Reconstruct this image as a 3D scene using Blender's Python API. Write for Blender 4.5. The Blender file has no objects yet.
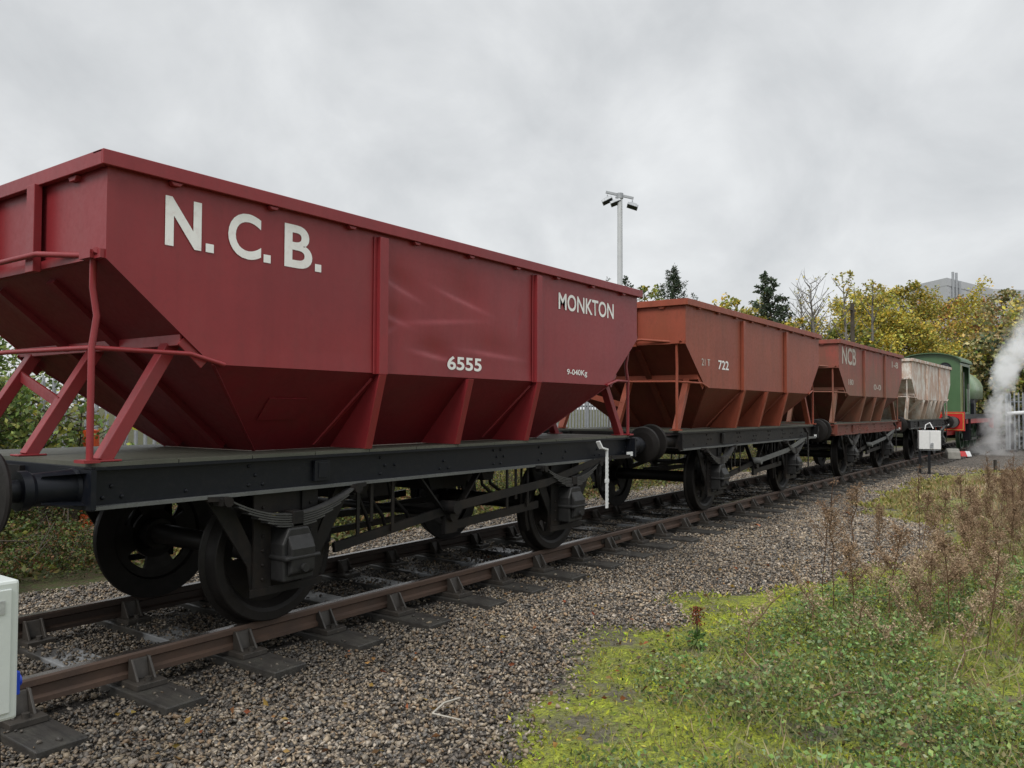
import bpy, bmesh, math, random
import numpy as np
from mathutils import Vector, Matrix
random.seed(7); RNG = np.random.default_rng(7)
R = math.radians; PI = math.pi
sc = bpy.context.scene
COL = sc.collection

# ------------------------------------------------------------------ materials
class NT:
    def __init__(s, name):
        s.m = bpy.data.materials.new(name); s.m.use_nodes = True
        s.t = s.m.node_tree; s.t.nodes.clear()
        s.out = s.t.nodes.new('ShaderNodeOutputMaterial')
        s.b = s.t.nodes.new('ShaderNodeBsdfPrincipled')
        s.t.links.new(s.b.outputs[0], s.out.inputs[0])
        s.co = s.t.nodes.new('ShaderNodeTexCoord').outputs['Object']
    def n(s, ty, **kw):
        o = s.t.nodes.new(ty)
        for k, v in kw.items():
            if k.startswith('i_'):
                o.inputs[k[2:].replace('_', ' ')].default_value = v
            else: setattr(o, k, v)
        return o
    def l(s, a, b): s.t.links.new(a, b)
    def mapping(s, scale=(1, 1, 1), loc=(0, 0, 0), co=None):
        m = s.n('ShaderNodeMapping'); m.inputs['Scale'].default_value = scale; m.inputs['Location'].default_value = loc
        s.l(co or s.co, m.inputs[0]); return m.outputs[0]
    def noise(s, scale, detail=4, co=None, rough=.6, dist=0):
        n = s.n('ShaderNodeTexNoise'); n.inputs['Scale'].default_value = scale; n.inputs['Detail'].default_value = detail
        n.inputs['Roughness'].default_value = rough; n.inputs['Distortion'].default_value = dist
        s.l(co or s.co, n.inputs['Vector']); return n.outputs['Fac']
    def ramp(s, fac, stops):
        r = s.n('ShaderNodeValToRGB'); e = r.color_ramp.elements
        while len(e) < len(stops): e.new(.5)
        for i, (p, c) in enumerate(stops):
            e[i].position = p
            e[i].color = (c, c, c, 1) if isinstance(c, (int, float)) else (*c, 1)
        s.l(fac, r.inputs[0]); return r.outputs[0]
    def mix(s, fac, a, b, mode='MIX'):
        m = s.n('ShaderNodeMix', data_type='RGBA', blend_type=mode)
        for sock, v in ((m.inputs[0], fac), (m.inputs[6], a), (m.inputs[7], b)):
            if isinstance(v, (int, float)): sock.default_value = v
            elif isinstance(v, tuple): sock.default_value = (*v, 1)
            else: s.l(v, sock)
        return m.outputs[2]
    def math(s, op, a, b=None, c=None, clamp=False):
        m = s.n('ShaderNodeMath', operation=op); m.use_clamp = clamp
        for i, v in enumerate((a, b, c)):
            if v is None: continue
            if isinstance(v, (int, float)): m.inputs[i].default_value = v
            else: s.l(v, m.inputs[i])
        return m.outputs[0]
    def sep(s, co=None):
        x = s.n('ShaderNodeSeparateXYZ'); s.l(co or s.co, x.inputs[0]); return x.outputs
    def set(s, col=None, rough=None, metal=None, spec=None):
        for nm, v in (('Base Color', col), ('Roughness', rough), ('Metallic', metal), ('Specular IOR Level', spec)):
            if v is None: continue
            if isinstance(v, tuple): s.b.inputs[nm].default_value = (*v, 1)
            elif isinstance(v, (int, float)): s.b.inputs[nm].default_value = v
            else: s.l(v, s.b.inputs[nm])
    def bump(s, h, strength=.3, dist=.01):
        b = s.n('ShaderNodeBump'); b.inputs['Strength'].default_value = strength; b.inputs['Distance'].default_value = dist
        s.l(h, b.inputs['Height']); s.l(b.outputs[0], s.b.inputs['Normal'])

def sc3(c, k): return tuple(min(1, x * k) for x in c)

def paint(name, col, col2=None, rough=.42, streak=.35, grime=(.05, .04, .035), gamt=.35, rust=None, ramt=.0, low=None, spec=.5):
    t = NT(name); col2 = col2 or sc3(col, .72)
    big = t.noise(1.1, 5)
    st = t.noise(1.0, 5, co=t.mapping((9, 9, .55)))
    fine = t.noise(26, 4)
    c = t.mix(t.ramp(big, [(.35, 0), (.68, 1)]), col, col2)
    c = t.mix(t.math('MULTIPLY', t.ramp(st, [(.45, 0), (.75, 1)]), streak), c, sc3(col, .5))
    c = t.mix(t.math('MULTIPLY', t.ramp(fine, [(.52, 0), (.8, 1)]), gamt), c, grime)
    if rust:
        rn = t.noise(2.6, 8, co=t.mapping((1.4, 1.4, .6)), rough=.72)
        c = t.mix(t.math('MULTIPLY', t.ramp(rn, [(.5 - .12 * ramt, 0), (.62 - .1 * ramt, 1)]), min(1, ramt)), c, rust)
        rn2 = t.noise(9, 6, co=t.mapping((1, 1, .35)), rough=.7)
        c = t.mix(t.math('MULTIPLY', t.ramp(rn2, [(.55, 0), (.7, 1)]), min(1, ramt) * .8), c, sc3(rust, .6))
    if low:
        z = t.sep()[2]
        f = t.math('MULTIPLY', t.ramp(t.math('ADD', t.math('MULTIPLY', t.math('SUBTRACT', z, low[0]), 1 / (low[1] - low[0])), t.math('MULTIPLY', t.math('SUBTRACT', big, .5), .8)), [(0, 1), (1, 0)]), low[3])
        c = t.mix(f, c, low[2])
    t.set(c, t.math('MULTIPLY_ADD', fine, .3, rough - .15), spec=spec)
    t.bump(t.math('ADD', t.math('MULTIPLY', fine, .3), t.math('MULTIPLY', big, 1.0)), .25, .008)
    return t.m

def simple(name, col, rough=.6, var=.35, scale=8, metal=0, bump=.2, col2=None, spec=.5):
    t = NT(name); n = t.noise(scale, 5)
    c = t.mix(t.ramp(n, [(.3, 0), (.7, 1)]), col, col2 or sc3(col, 1 - var))
    t.set(c, t.math('MULTIPLY_ADD', n, .25, rough - .12), metal, spec)
    if bump: t.bump(t.noise(scale * 4, 3), bump, .005)
    return t.m

def attr_mat(name, rough=.7, spec=.3, trans=0, vary=.25, scale=30):
    t = NT(name)
    a = t.n('ShaderNodeAttribute'); a.attribute_name = 'col'
    n = t.noise(scale, 2)
    c = t.mix(1.0, a.outputs['Color'], t.ramp(n, [(.25, 1 - vary), (.75, 1 + 0)]), 'MULTIPLY')
    t.set(c, rough, spec=spec)
    if trans:
        tr = t.n('ShaderNodeBsdfTranslucent'); t.l(c, tr.inputs[0])
        mx = t.n('ShaderNodeMixShader'); mx.inputs[0].default_value = trans
        t.l(t.b.outputs[0], mx.inputs[1]); t.l(tr.outputs[0], mx.inputs[2]); t.l(mx.outputs[0], t.out.inputs[0])
    return t.m

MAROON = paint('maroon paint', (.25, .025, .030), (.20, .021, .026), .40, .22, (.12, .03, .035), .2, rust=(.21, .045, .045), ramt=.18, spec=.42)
MAROON_SHADE = paint('shaded maroon for chute', (.15, .011, .016), (.115, .010, .014), .45, .25, (.07, .02, .02), .25, rust=(.10, .028, .025), ramt=.2, spec=.3)  # body maroon darkened: shade of the down-facing slopes put into the colour
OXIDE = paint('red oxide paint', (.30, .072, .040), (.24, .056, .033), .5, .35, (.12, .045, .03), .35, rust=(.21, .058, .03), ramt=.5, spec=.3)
OXIDE_SHADE = paint('shaded red oxide for chute', (.165, .036, .021), (.12, .027, .017), .55, .35, (.08, .035, .025), .3, rust=(.12, .045, .022), ramt=.35, spec=.25)  # same red oxide as the body, with underside shade painted in
WEATHER_SHADE = paint('shaded weathered red for chute', (.14, .035, .025), (.10, .036, .025), .6, .5, (.1, .06, .04), .4, rust=(.10, .055, .03), ramt=.5, spec=.25)  # weathered red again, darkened in colour for the shaded slopes
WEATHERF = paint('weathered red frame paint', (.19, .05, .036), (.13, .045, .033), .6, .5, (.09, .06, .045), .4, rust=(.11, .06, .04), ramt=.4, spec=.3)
WEATHER = paint('weathered red paint', (.30, .062, .042), (.21, .055, .04), .6, .6, (.12, .05, .04), .4, rust=(.13, .07, .045), ramt=.5, low=(1.5, 2.6, (.15, .095, .05), .5))
PALE = paint('rusted pale paint', (.70, .69, .65), (.58, .56, .51), .7, .45, (.24, .17, .1), .4, rust=(.36, .17, .085), ramt=.68, low=(1.1, 1.75, (.2, .16, .1), .7))
BLACK = paint('black underframe paint', (.0065, .008, .012), (.008, .009, .012), .42, .2, (.032, .028, .025), .3, low=(.0, .6, (.03, .026, .022), .4), spec=.22)
GRIMY = paint('grimy underframe black', (.0075, .0075, .0085), (.013, .012, .011), .5, .3, (.032, .026, .021), .4, rust=(.035, .025, .019), ramt=.25, spec=.2)
FLANGE = paint('weathered light flange', (.11, .115, .11), (.07, .075, .075), .5, .3, (.05, .045, .03), .5)
DECK = paint('grey green deck', (.085, .085, .065), (.05, .054, .04), .6, .3, (.05, .05, .03), .6)
WHITE = simple('white paint', (.72, .73, .73), .5, .12)
LETTER = paint('white lettering paint', (.88, .88, .87), (.80, .79, .78), .5, .12, (.5, .32, .32), .3)
LETTER2 = paint('faded lettering paint', (.5, .47, .42), (.40, .36, .32), .6, .3, (.28, .16, .12), .7)
SPRING = simple('spring steel', (.075, .075, .075), .4, .4, 12, .3)
STEEL = simple('worn steel', (.2, .19, .18), .35, .4, 12, .6)
TYRE = simple('oily tyre steel', (.017, .015, .014), .5, .4, 12, .1, spec=.25)
TREAD = simple('polished tread', (.3, .29, .28), .3, .3, 20, .9)
CAST = simple('cast iron box', (.024, .024, .024), .5, .4, 14, spec=.3)

def rail_mat(k=1, nm='rusty rail steel'):
    t = NT(nm)
    g = t.n('ShaderNodeNewGeometry'); nz = t.sep(g.outputs['Normal'])[2]
    n = t.noise(5, 6); n2 = t.noise(40, 3)
    rust = t.mix(t.ramp(n, [(.3, 0), (.7, 1)]), sc3((.085, .05, .034), k), sc3((.055, .035, .026), k))
    rust = t.mix(t.math('MULTIPLY', t.ramp(n2, [(.5, 0), (.8, 1)]), .4), rust, (.075, .043, .026))
    top = t.math('GREATER_THAN', nz, .93)
    z = t.sep()[2]
    top = t.math('MULTIPLY', top, t.math('GREATER_THAN', z, -.02))
    worn = t.mix(t.ramp(n, [(.35, 0), (.65, 1)]), (.16, .14, .125), (.08, .06, .05))
    t.set(t.mix(top, rust, worn), t.math('SUBTRACT', .62, t.math('MULTIPLY', top, .38)), t.math('MULTIPLY', top, .7))
    t.bump(n2, .3, .004); return t.m
RAIL = rail_mat(); RAILF = rail_mat(.4, 'dark rail steel')

def sleeper_mat():
    t = NT('wet creosoted timber')
    gr = t.noise(3, 6, co=t.mapping((14, 1.2, 6)), rough=.7); n = t.noise(4, 4)
    c = t.mix(t.ramp(gr, [(.3, 0), (.7, 1)]), (.022, .021, .020), (.048, .044, .039))
    c = t.mix(t.math('MULTIPLY', t.ramp(n, [(.5, 0), (.75, 1)]), .4), c, (.06, .058, .04))
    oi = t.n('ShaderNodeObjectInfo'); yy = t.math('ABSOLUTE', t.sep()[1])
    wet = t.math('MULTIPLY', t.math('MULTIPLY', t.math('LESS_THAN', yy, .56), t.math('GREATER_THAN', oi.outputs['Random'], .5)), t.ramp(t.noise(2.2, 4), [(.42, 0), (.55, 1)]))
    c = t.mix(wet, c, (.19, .195, .2))  # pale sky reflection on the wet timber, painted into the colour
    t.set(c, t.math('SUBTRACT', t.ramp(n, [(.35, .28), (.65, .6)]), t.math('MULTIPLY', wet, .15)), spec=.5); t.bump(gr, .5, .01); return t.m
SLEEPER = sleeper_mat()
CHAIR = simple('rusty cast chair', (.055, .048, .041), .5, .5, 12, .1)
CABINET = simple('pale grey cabinet', (.56, .60, .58), .45, .08, 5)
LABELG = simple('grey label', (.42, .44, .43), .5, .3, 30)
BLUE = simple('blue plastic', (.01, .06, .55), .35, .2)
CABLE = simple('black cable', (.015, .015, .018), .4)
GALV = simple('galvanised steel', (.36, .38, .40), .5, .25, 10, .2)
MASTG = simple('pale mast steel', (.52, .54, .55), .5, .12, 6)
CONC = simple('weathered concrete', (.28, .27, .24), .85, .4, 6)
LOCO = paint('green engine paint', (.075, .145, .07), (.06, .12, .055), .32, .15, (.06, .09, .05), .15)
ROOFG = paint('weathered roof green', (.06, .12, .055), (.05, .09, .045), .5, .2, (.04, .05, .04), .4)
LOCOD = paint('dark green wheel paint', (.03, .07, .03), (.025, .05, .025), .4, .2, (.03, .03, .03), .5)
LOCOW = paint('pale green engine paint', (.20, .30, .17), None, .3, .1, (.06, .09, .05), .15)
LINING = simple('yellow lining', (.5, .42, .1), .4)
REDB = paint('bright red paint', (.52, .025, .022), (.45, .02, .02), .35, .1, (.2, .02, .02), .15)
GLASS = simple('dark glass', (.02, .025, .03), .08, .1, 3, 0, 0)
BRICKORANGE = simple('orange plastic', (.65, .09, .02), .5, .2)
CLAD = None

# ------------------------------------------------------------------ mesh builder
class MB:
    def __init__(s): s.v = []; s.f = []; s.sm = []
    def add(s, v, f, smooth=False):
        o = len(s.v); s.v += [tuple(p) for p in v]; s.f += [tuple(i + o for i in q) for q in f]; s.sm += [smooth] * len(f); return s
    def bx(s, x0, x1, y0, y1, z0, z1, M=None):
        if x0 > x1: x0, x1 = x1, x0
        if y0 > y1: y0, y1 = y1, y0
        if z0 > z1: z0, z1 = z1, z0
        v = [(x, y, z) for x in (x0, x1) for y in (y0, y1) for z in (z0, z1)]
        if M is not None: v = [M @ Vector(p) for p in v]
        return s.add(v, [(0, 1, 3, 2), (4, 6, 7, 5), (0, 4, 5, 1), (2, 3, 7, 6), (0, 2, 6, 4), (1, 5, 7, 3)])
    def prism(s, poly, ax, a0, a1):
        # poly in the two other axes (cyclic order kept x<y<z), extruded along ax
        def p(q, a):
            if ax == 0: return (a, q[0], q[1])
            if ax == 1: return (q[0], a, q[1])
            return (q[0], q[1], a)
        n = len(poly); v = [p(q, a0) for q in poly] + [p(q, a1) for q in poly]
        f = [tuple(range(n))[::-1], tuple(range(n, 2 * n))] + [(i, (i + 1) % n, n + (i + 1) % n, n + i) for i in range(n)]
        return s.add(v, f)
    def bar(s, p0, p1, w, h, up=(0, 0, 1)):
        p0 = Vector(p0); p1 = Vector(p1); d = (p1 - p0).normalized(); u = Vector(up)
        sd = d.cross(u)
        if sd.length < 1e-4: sd = d.cross(Vector((1, 0, 0)))
        sd.normalize(); u = sd.cross(d).normalized()
        v = [p + sd * a * w / 2 + u * b * h / 2 for p in (p0, p1) for a, b in ((-1, -1), (1, -1), (1, 1), (-1, 1))]
        return s.add(v, [(0, 1, 2, 3)[::-1], (4, 5, 6, 7), (0, 1, 5, 4), (1, 2, 6, 5), (2, 3, 7, 6), (3, 0, 4, 7)])
    def tube(s, pts, r, n=8, r1=None, cap=True):
        pts = [Vector(p) for p in pts]; m = len(pts); rings = []
        prev = None
        for i, p in enumerate(pts):
            d = (pts[min(i + 1, m - 1)] - pts[max(i - 1, 0)]).normalized()
            u = prev if prev is not None else (Vector((0, 0, 1)) if abs(d.z) < .9 else Vector((1, 0, 0)))
            sd = d.cross(u).normalized(); u = sd.cross(d).normalized(); prev = u
            rr = r if r1 is None else r + (r1 - r) * i / (m - 1)
            rings.append([p + (sd * math.cos(2 * PI * k / n) + u * math.sin(2 * PI * k / n)) * rr for k in range(n)])
        v = [q for g in rings for q in g]
        f = [(i * n + k, i * n + (k + 1) % n, (i + 1) * n + (k + 1) % n, (i + 1) * n + k) for i in range(m - 1) for k in range(n)]
        s.add(v, f, True)
        if cap: s.add(rings[0], [tuple(range(n))[::-1]]); s.add(rings[-1], [tuple(range(n))])
        return s
    def cyl(s, p0, p1, r, n=16, r1=None): return s.tube([p0, p1], r, n, r1)
    def lathe(s, prof, o, ax, n=32, smooth=True, sharp=True):
        # prof [(a, r)] along axis direction ax from origin o
        ax = Vector(ax).normalized(); u = ax.orthogonal().normalized(); w = ax.cross(u); o = Vector(o)
        def ring(a, r): return [o + ax * a + (u * math.cos(2 * PI * k / n) + w * math.sin(2 * PI * k / n)) * r for k in range(n)]
        for i in range(len(prof) - 1):
            v = ring(*prof[i]) + ring(*prof[i + 1])
            s.add(v, [(k, (k + 1) % n, n + (k + 1) % n, n + k) for k in range(n)], smooth)
        return s
    def rivet(s, p, ax, r=.014, h=.01):
        ax = Vector(ax); p = Vector(p)
        return s.lathe([(0, r), (h * .7, r * .8), (h, r * .35), (h, .0005)], p, ax, 7)
    def quad(s, a, b, c, d): return s.add([a, b, c, d], [(0, 1, 2, 3)])

def obj(name, mb, mat, parent=None, bevel=0, label=None):
    me = bpy.data.meshes.new(name); me.from_pydata([tuple(v) for v in mb.v], [], mb.f)
    me.polygons.foreach_set('use_smooth', mb.sm)
    me.materials.append(mat); me.update()
    bm = bmesh.new(); bm.from_mesh(me); bmesh.ops.recalc_face_normals(bm, faces=bm.faces); bm.to_mesh(me); bm.free()
    o = bpy.data.objects.new(name, me); COL.objects.link(o)
    if parent: o.parent = parent
    if label: o['label'] = label
    if bevel:
        m = o.modifiers.new('bevel', 'BEVEL'); m.width = bevel; m.segments = 2; m.limit_method = 'ANGLE'; m.angle_limit = R(40)
    return o
def tag(o, label, cat, group=None, kind=None):
    if label: o['label'] = label
    if cat: o['category'] = cat
    if group: o['group'] = group
    if kind: o['kind'] = kind
    return o
def thing(name, label, cat, loc=(0, 0, 0), rz=0, group=None):
    o = bpy.data.objects.new(name, None); COL.objects.link(o); o.empty_display_size = .2
    o.location = loc; o.rotation_euler = (0, 0, rz); return tag(o, label, cat, group)
def dup(root, loc, rz=0, scale=1, label=None):
    r = root.copy(); COL.objects.link(r); r.location = loc; r.rotation_euler = (0, 0, rz); r.scale = (scale,) * 3
    if label: r['label'] = label
    for ch in list(root.children):
        c = ch.copy(); COL.objects.link(c); c.parent = r
        for g in list(ch.children):
            d = g.copy(); COL.objects.link(d); d.parent = c
    return r
def npmesh(name, V, F, mat, col=None, parent=None, smooth=False):
    """V (n,3) float, F (m,k) int with constant k; col (n,3) point colour"""
    me = bpy.data.meshes.new(name); n = len(V); m, k = F.shape
    me.vertices.add(n); me.vertices.foreach_set('co', np.asarray(V, np.float32).ravel())
    me.loops.add(m * k); me.loops.foreach_set('vertex_index', np.asarray(F, np.int32).ravel())
    me.polygons.add(m); me.polygons.foreach_set('loop_start', np.arange(0, m * k, k, dtype=np.int32))
    if smooth: me.polygons.foreach_set('use_smooth', np.ones(m, bool))
    me.update(calc_edges=True)
    if col is not None:
        a = me.attributes.new('col', 'FLOAT_COLOR', 'POINT')
        c4 = np.ones((n, 4), np.float32); c4[:, :3] = col; a.data.foreach_set('color', c4.ravel())
    me.materials.append(mat); me.validate()
    o = bpy.data.objects.new(name, me); COL.objects.link(o)
    if parent: o.parent = parent
    return o

# smooth value noise in python / numpy
_perm = RNG.random((64, 64))
def vnoise(x, y):
    x = np.asarray(x, float); y = np.asarray(y, float)
    xi = np.floor(x).astype(int); yi = np.floor(y).astype(int); fx = x - xi; fy = y - yi
    fx = fx * fx * (3 - 2 * fx); fy = fy * fy * (3 - 2 * fy)
    g = lambda a, b: _perm[a % 64, b % 64]
    return (g(xi, yi) * (1 - fx) + g(xi + 1, yi) * fx) * (1 - fy) + (g(xi, yi + 1) * (1 - fx) + g(xi + 1, yi + 1) * fx) * fy
def fbm(x, y, o=3):
    s = 0; a = .5
    for i in range(o): s = s + a * vnoise(np.asarray(x) * 2 ** i + 17 * i, np.asarray(y) * 2 ** i + 5 * i); a *= .5
    return s / (1 - .5 ** o)

# ------------------------------------------------------------------ track line
YC0 = 5.449; GH = .708; KC = .0008
def yoff(x): return -KC * max(0, x - 13) ** 2
def yc(x): return YC0 + yoff(x)
def hd(x): return math.atan(-2 * KC * max(0, x - 13))
def at(x, ly, z): h = hd(x); return (x - math.sin(h) * ly, yc(x) + math.cos(h) * ly, z)

GZ = -.215      # ballast level
EDGE_X = [-10, 0, 2.9, 4.1, 5.0, 7.0, 7.6, 9.2, 11, 13.2, 14.3, 17, 24, 27, 32, 60]
EDGE_Y = [2.3, 2.5, 2.62, 2.64, 3.10, 3.08, 2.6, 2.1, 1.75, 2.0, 3.3, 3.75, 3.4, 2.2, 1.4, .6]
def edge(x): return np.interp(x, EDGE_X, EDGE_Y)
def mossf(x, y):
    """>0 in the verge; metres inside the edge, with a wobbly border"""
    return edge(x) - y + (fbm(np.asarray(x) * 1.3, np.asarray(y) * 1.3) - .5) * .9

def build_track():
    prof = [(-.035, -.012), (-.028, 0), (.028, 0), (.035, -.012), (.035, -.045), (.012, -.058), (.012, -.105), (.035, -.118), (.035, -.145), (-.035, -.145), (-.035, -.118), (-.012, -.105), (-.012, -.058), (-.035, -.045)]
    xs = [-8] + list(np.arange(0, 110, 2.5))
    for sgn, lab in ((-1, 'rusty near running rail on its cast chairs, closest to the stones'), (1, 'far running rail with wet shiny top behind the wagon wheels')):
        mb = MB(); n = len(prof)
        v = [at(x, sgn * GH + p[0], p[1]) for x in xs for p in prof]
        f = [(i * n + k, i * n + (k + 1) % n, (i + 1) * n + (k + 1) % n, (i + 1) * n + k) for i in range(len(xs) - 1) for k in range(n)]
        mb.add(v, f); mb.add(v[:n], [tuple(range(n))])
        tag(obj('running_rail', mb, RAIL if sgn < 0 else RAILF), lab, 'rail')
    # joint fishplate on the near rail
    j = thing('fish_plate', 'bolted fishplate joining two lengths of the near rail', 'fishplate', at(8.55, -GH, -.05))
    mb = MB(); mb.bx(-.23, .23, -.034, -.013, -.05, -.005)
    for k in range(4): mb.cyl((-.17 + k * .113, -.05, -.028), (-.17 + k * .113, -.013, -.028), .014, 6)
    obj('plate', mb, CHAIR, j)
    # sleepers
    def sleeper():
        r = thing('sleeper', 'wet dark timber sleeper carrying two cast rail chairs', 'sleeper', group='timber sleepers under the rails')
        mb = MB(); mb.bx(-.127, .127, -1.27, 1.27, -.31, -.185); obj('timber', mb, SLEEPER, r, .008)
        for sg in (-1, 1):
            mb = MB(); y = sg * GH
            mb.bx(-.095, .095, y - .2, y + .2, -.184, -.150)
            for o in (-1, 1):     # jaws either side of the rail
                y0 = y + o * .037
                for xx in (-.062, .046): mb.prism([(y0, -.15), (y0 + o * .105, -.15), (y0 + o * .03, -.03), (y0, -.03)], 0, xx, xx + .016)
                mb.prism([(y0, -.15), (y0 + o * .05, -.15), (y0 + o * .02, -.035), (y0, -.035)], 0, -.046, .046)
                mb.cyl((-.0, y + o * .155, -.15), (-.0, y + o * .155, -.125), .022, 6)
            mb.bx(-.1, .1, y + .0375, y + .05, -.12, -.05)
            obj('rail_chair', mb, CHAIR, r, .004)
        return r
    s0 = sleeper(); x = .56; first = True
    while x < 62:
        xx = x + random.uniform(-.03, .03); loc = at(xx, random.uniform(-.03, .03), random.uniform(-.006, .004))
        if first: s0.location = loc; first = False
        else: dup(s0, loc, hd(x) + random.uniform(-.012, .012))
        x += .712
build_track()

# ------------------------------------------------------------------ lettering
def text(parent, s, x0, z0, w, h, y, mat, bold=.012, name='lettering'):
    cu = bpy.data.curves.new(name, 'FONT'); cu.body = s; cu.size = 1; cu.offset = bold; cu.resolution_u = 6
    t = bpy.data.objects.new(name, cu); COL.objects.link(t)
    bpy.context.view_layer.update()
    me = bpy.data.meshes.new_from_object(t.evaluated_get(bpy.context.evaluated_depsgraph_get()))
    bpy.data.objects.remove(t); bpy.data.curves.remove(cu)
    n = len(me.vertices); a = np.empty(n * 3, np.float32); me.vertices.foreach_get('co', a); a = a.reshape(-1, 3)
    lo = a.min(0); hi = a.max(0)
    b = np.empty_like(a); b[:, 0] = x0 + (a[:, 0] - lo[0]) / (hi[0] - lo[0]) * w; b[:, 1] = y
    b[:, 2] = z0 + (a[:, 1] - lo[1]) / (hi[1] - lo[1]) * h
    me.vertices.foreach_set('co', b.ravel()); me.materials.clear(); me.materials.append(mat); me.update(); me.name = name
    o = bpy.data.objects.new(name, me); COL.objects.link(o); o.parent = parent
    return o

# ------------------------------------------------------------------ hopper wagon
HW = 1.085; HL = 3.14; ZB = 1.735; ZC = 2.285; XB = 2.48; ZD = 1.165
FHL = 3.15; FW = .94
def creases(x, z):
    f = 0
    for cx, cz, ang, ln, wd, dp in ((-.86, 2.42, -.30, .2, .14, .035), (-.08, 2.40, -.20, .26, .2, .035), (-.9, 2.17, -.25, .14, .10, .022), (-.95, 2.08, .5, .08, .08, .016),
                                    (-.45, 1.91, -.12, .2, .12, .03), (.35, 1.965, -.05, .34, .16, .026), (.76, 2.32, 1.35, .12, .06, .012), (-.35, 2.2, .1, .4, .3, .02)):
        ca, sa = math.cos(ang), math.sin(ang); u = (x - cx) * ca + (z - cz) * sa; v = (x - cx) * sa - (z - cz) * ca
        g = np.where(v > 0, np.exp(-(v / .017) ** 2), np.exp(-(v / wd) ** 2))
        f = f + dp * .62 * np.exp(-(u / ln) ** 2) * g
    return f
def wheel_mb(y, s):
    """disc wheel with four openings; s = outward direction along y"""
    mb = MB(); n = 48
    prof = [(-.065, .36), (-.065, .50), (-.045, .505), (-.028, .475), (.065, .462), (.07, .455), (.07, .40), (.055, .375)]
    mb.lathe([(a, r) for a, r in prof], (0, y, .462), (0, s, 0), n)
    mb.lathe([(-.065, .36), (-.03, .35)], (0, y, .462), (0, s, 0), n); mb.lathe([(.0, .34), (.055, .375)], (0, y, .462), (0, s, 0), n)
    bands = [.11, .19, .285, .345]
    def p(r, k, a): t = 2 * PI * k / n; return (r * math.cos(t), y + s * a, .462 + r * math.sin(t))
    hole = lambda b, k: b == 1 and (k % 12) in (0, 1, 2, 3, 4)
    dish = [.05, .01, -.005, -.01]
    for b in range(3):
        for k in range(n):
            if hole(b, k): continue
            r0, r1 = bands[b], bands[b + 1]; d0, d1 = dish[b], dish[b + 1]
            mb.add([p(r0, k, d0), p(r0, k + 1, d0), p(r1, k + 1, d1), p(r1, k, d1)], [(0, 1, 2, 3)], True)
            mb.add([p(r0, k, d0 - .03), p(r0, k + 1, d0 - .03), p(r1, k + 1, d1 - .03), p(r1, k, d1 - .03)], [(3, 2, 1, 0)], True)
            if b == 1:
                for kk, kn in ((k, k - 1), (k + 1, k + 1)):
                    if hole(1, kn): mb.add([p(r0, kk, d0), p(r1, kk, d1), p(r1, kk, d1 - .03), p(r0, kk, d0 - .03)], [(0, 1, 2, 3)])
    for k in range(n):
        if hole(1, k):
            for r, d in ((bands[1], dish[1]), (bands[2], dish[2])): mb.add([p(r, k, d), p(r, k + 1, d), p(r, k + 1, d - .03), p(r, k, d - .03)], [(0, 1, 2, 3)])
    mb.lathe([(-.09, .0005), (-.09, .12), (.05, .12), (.1, .10), (.1, .0005)], (0, y, .462), (0, s, 0), 24)
    return mb

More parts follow.
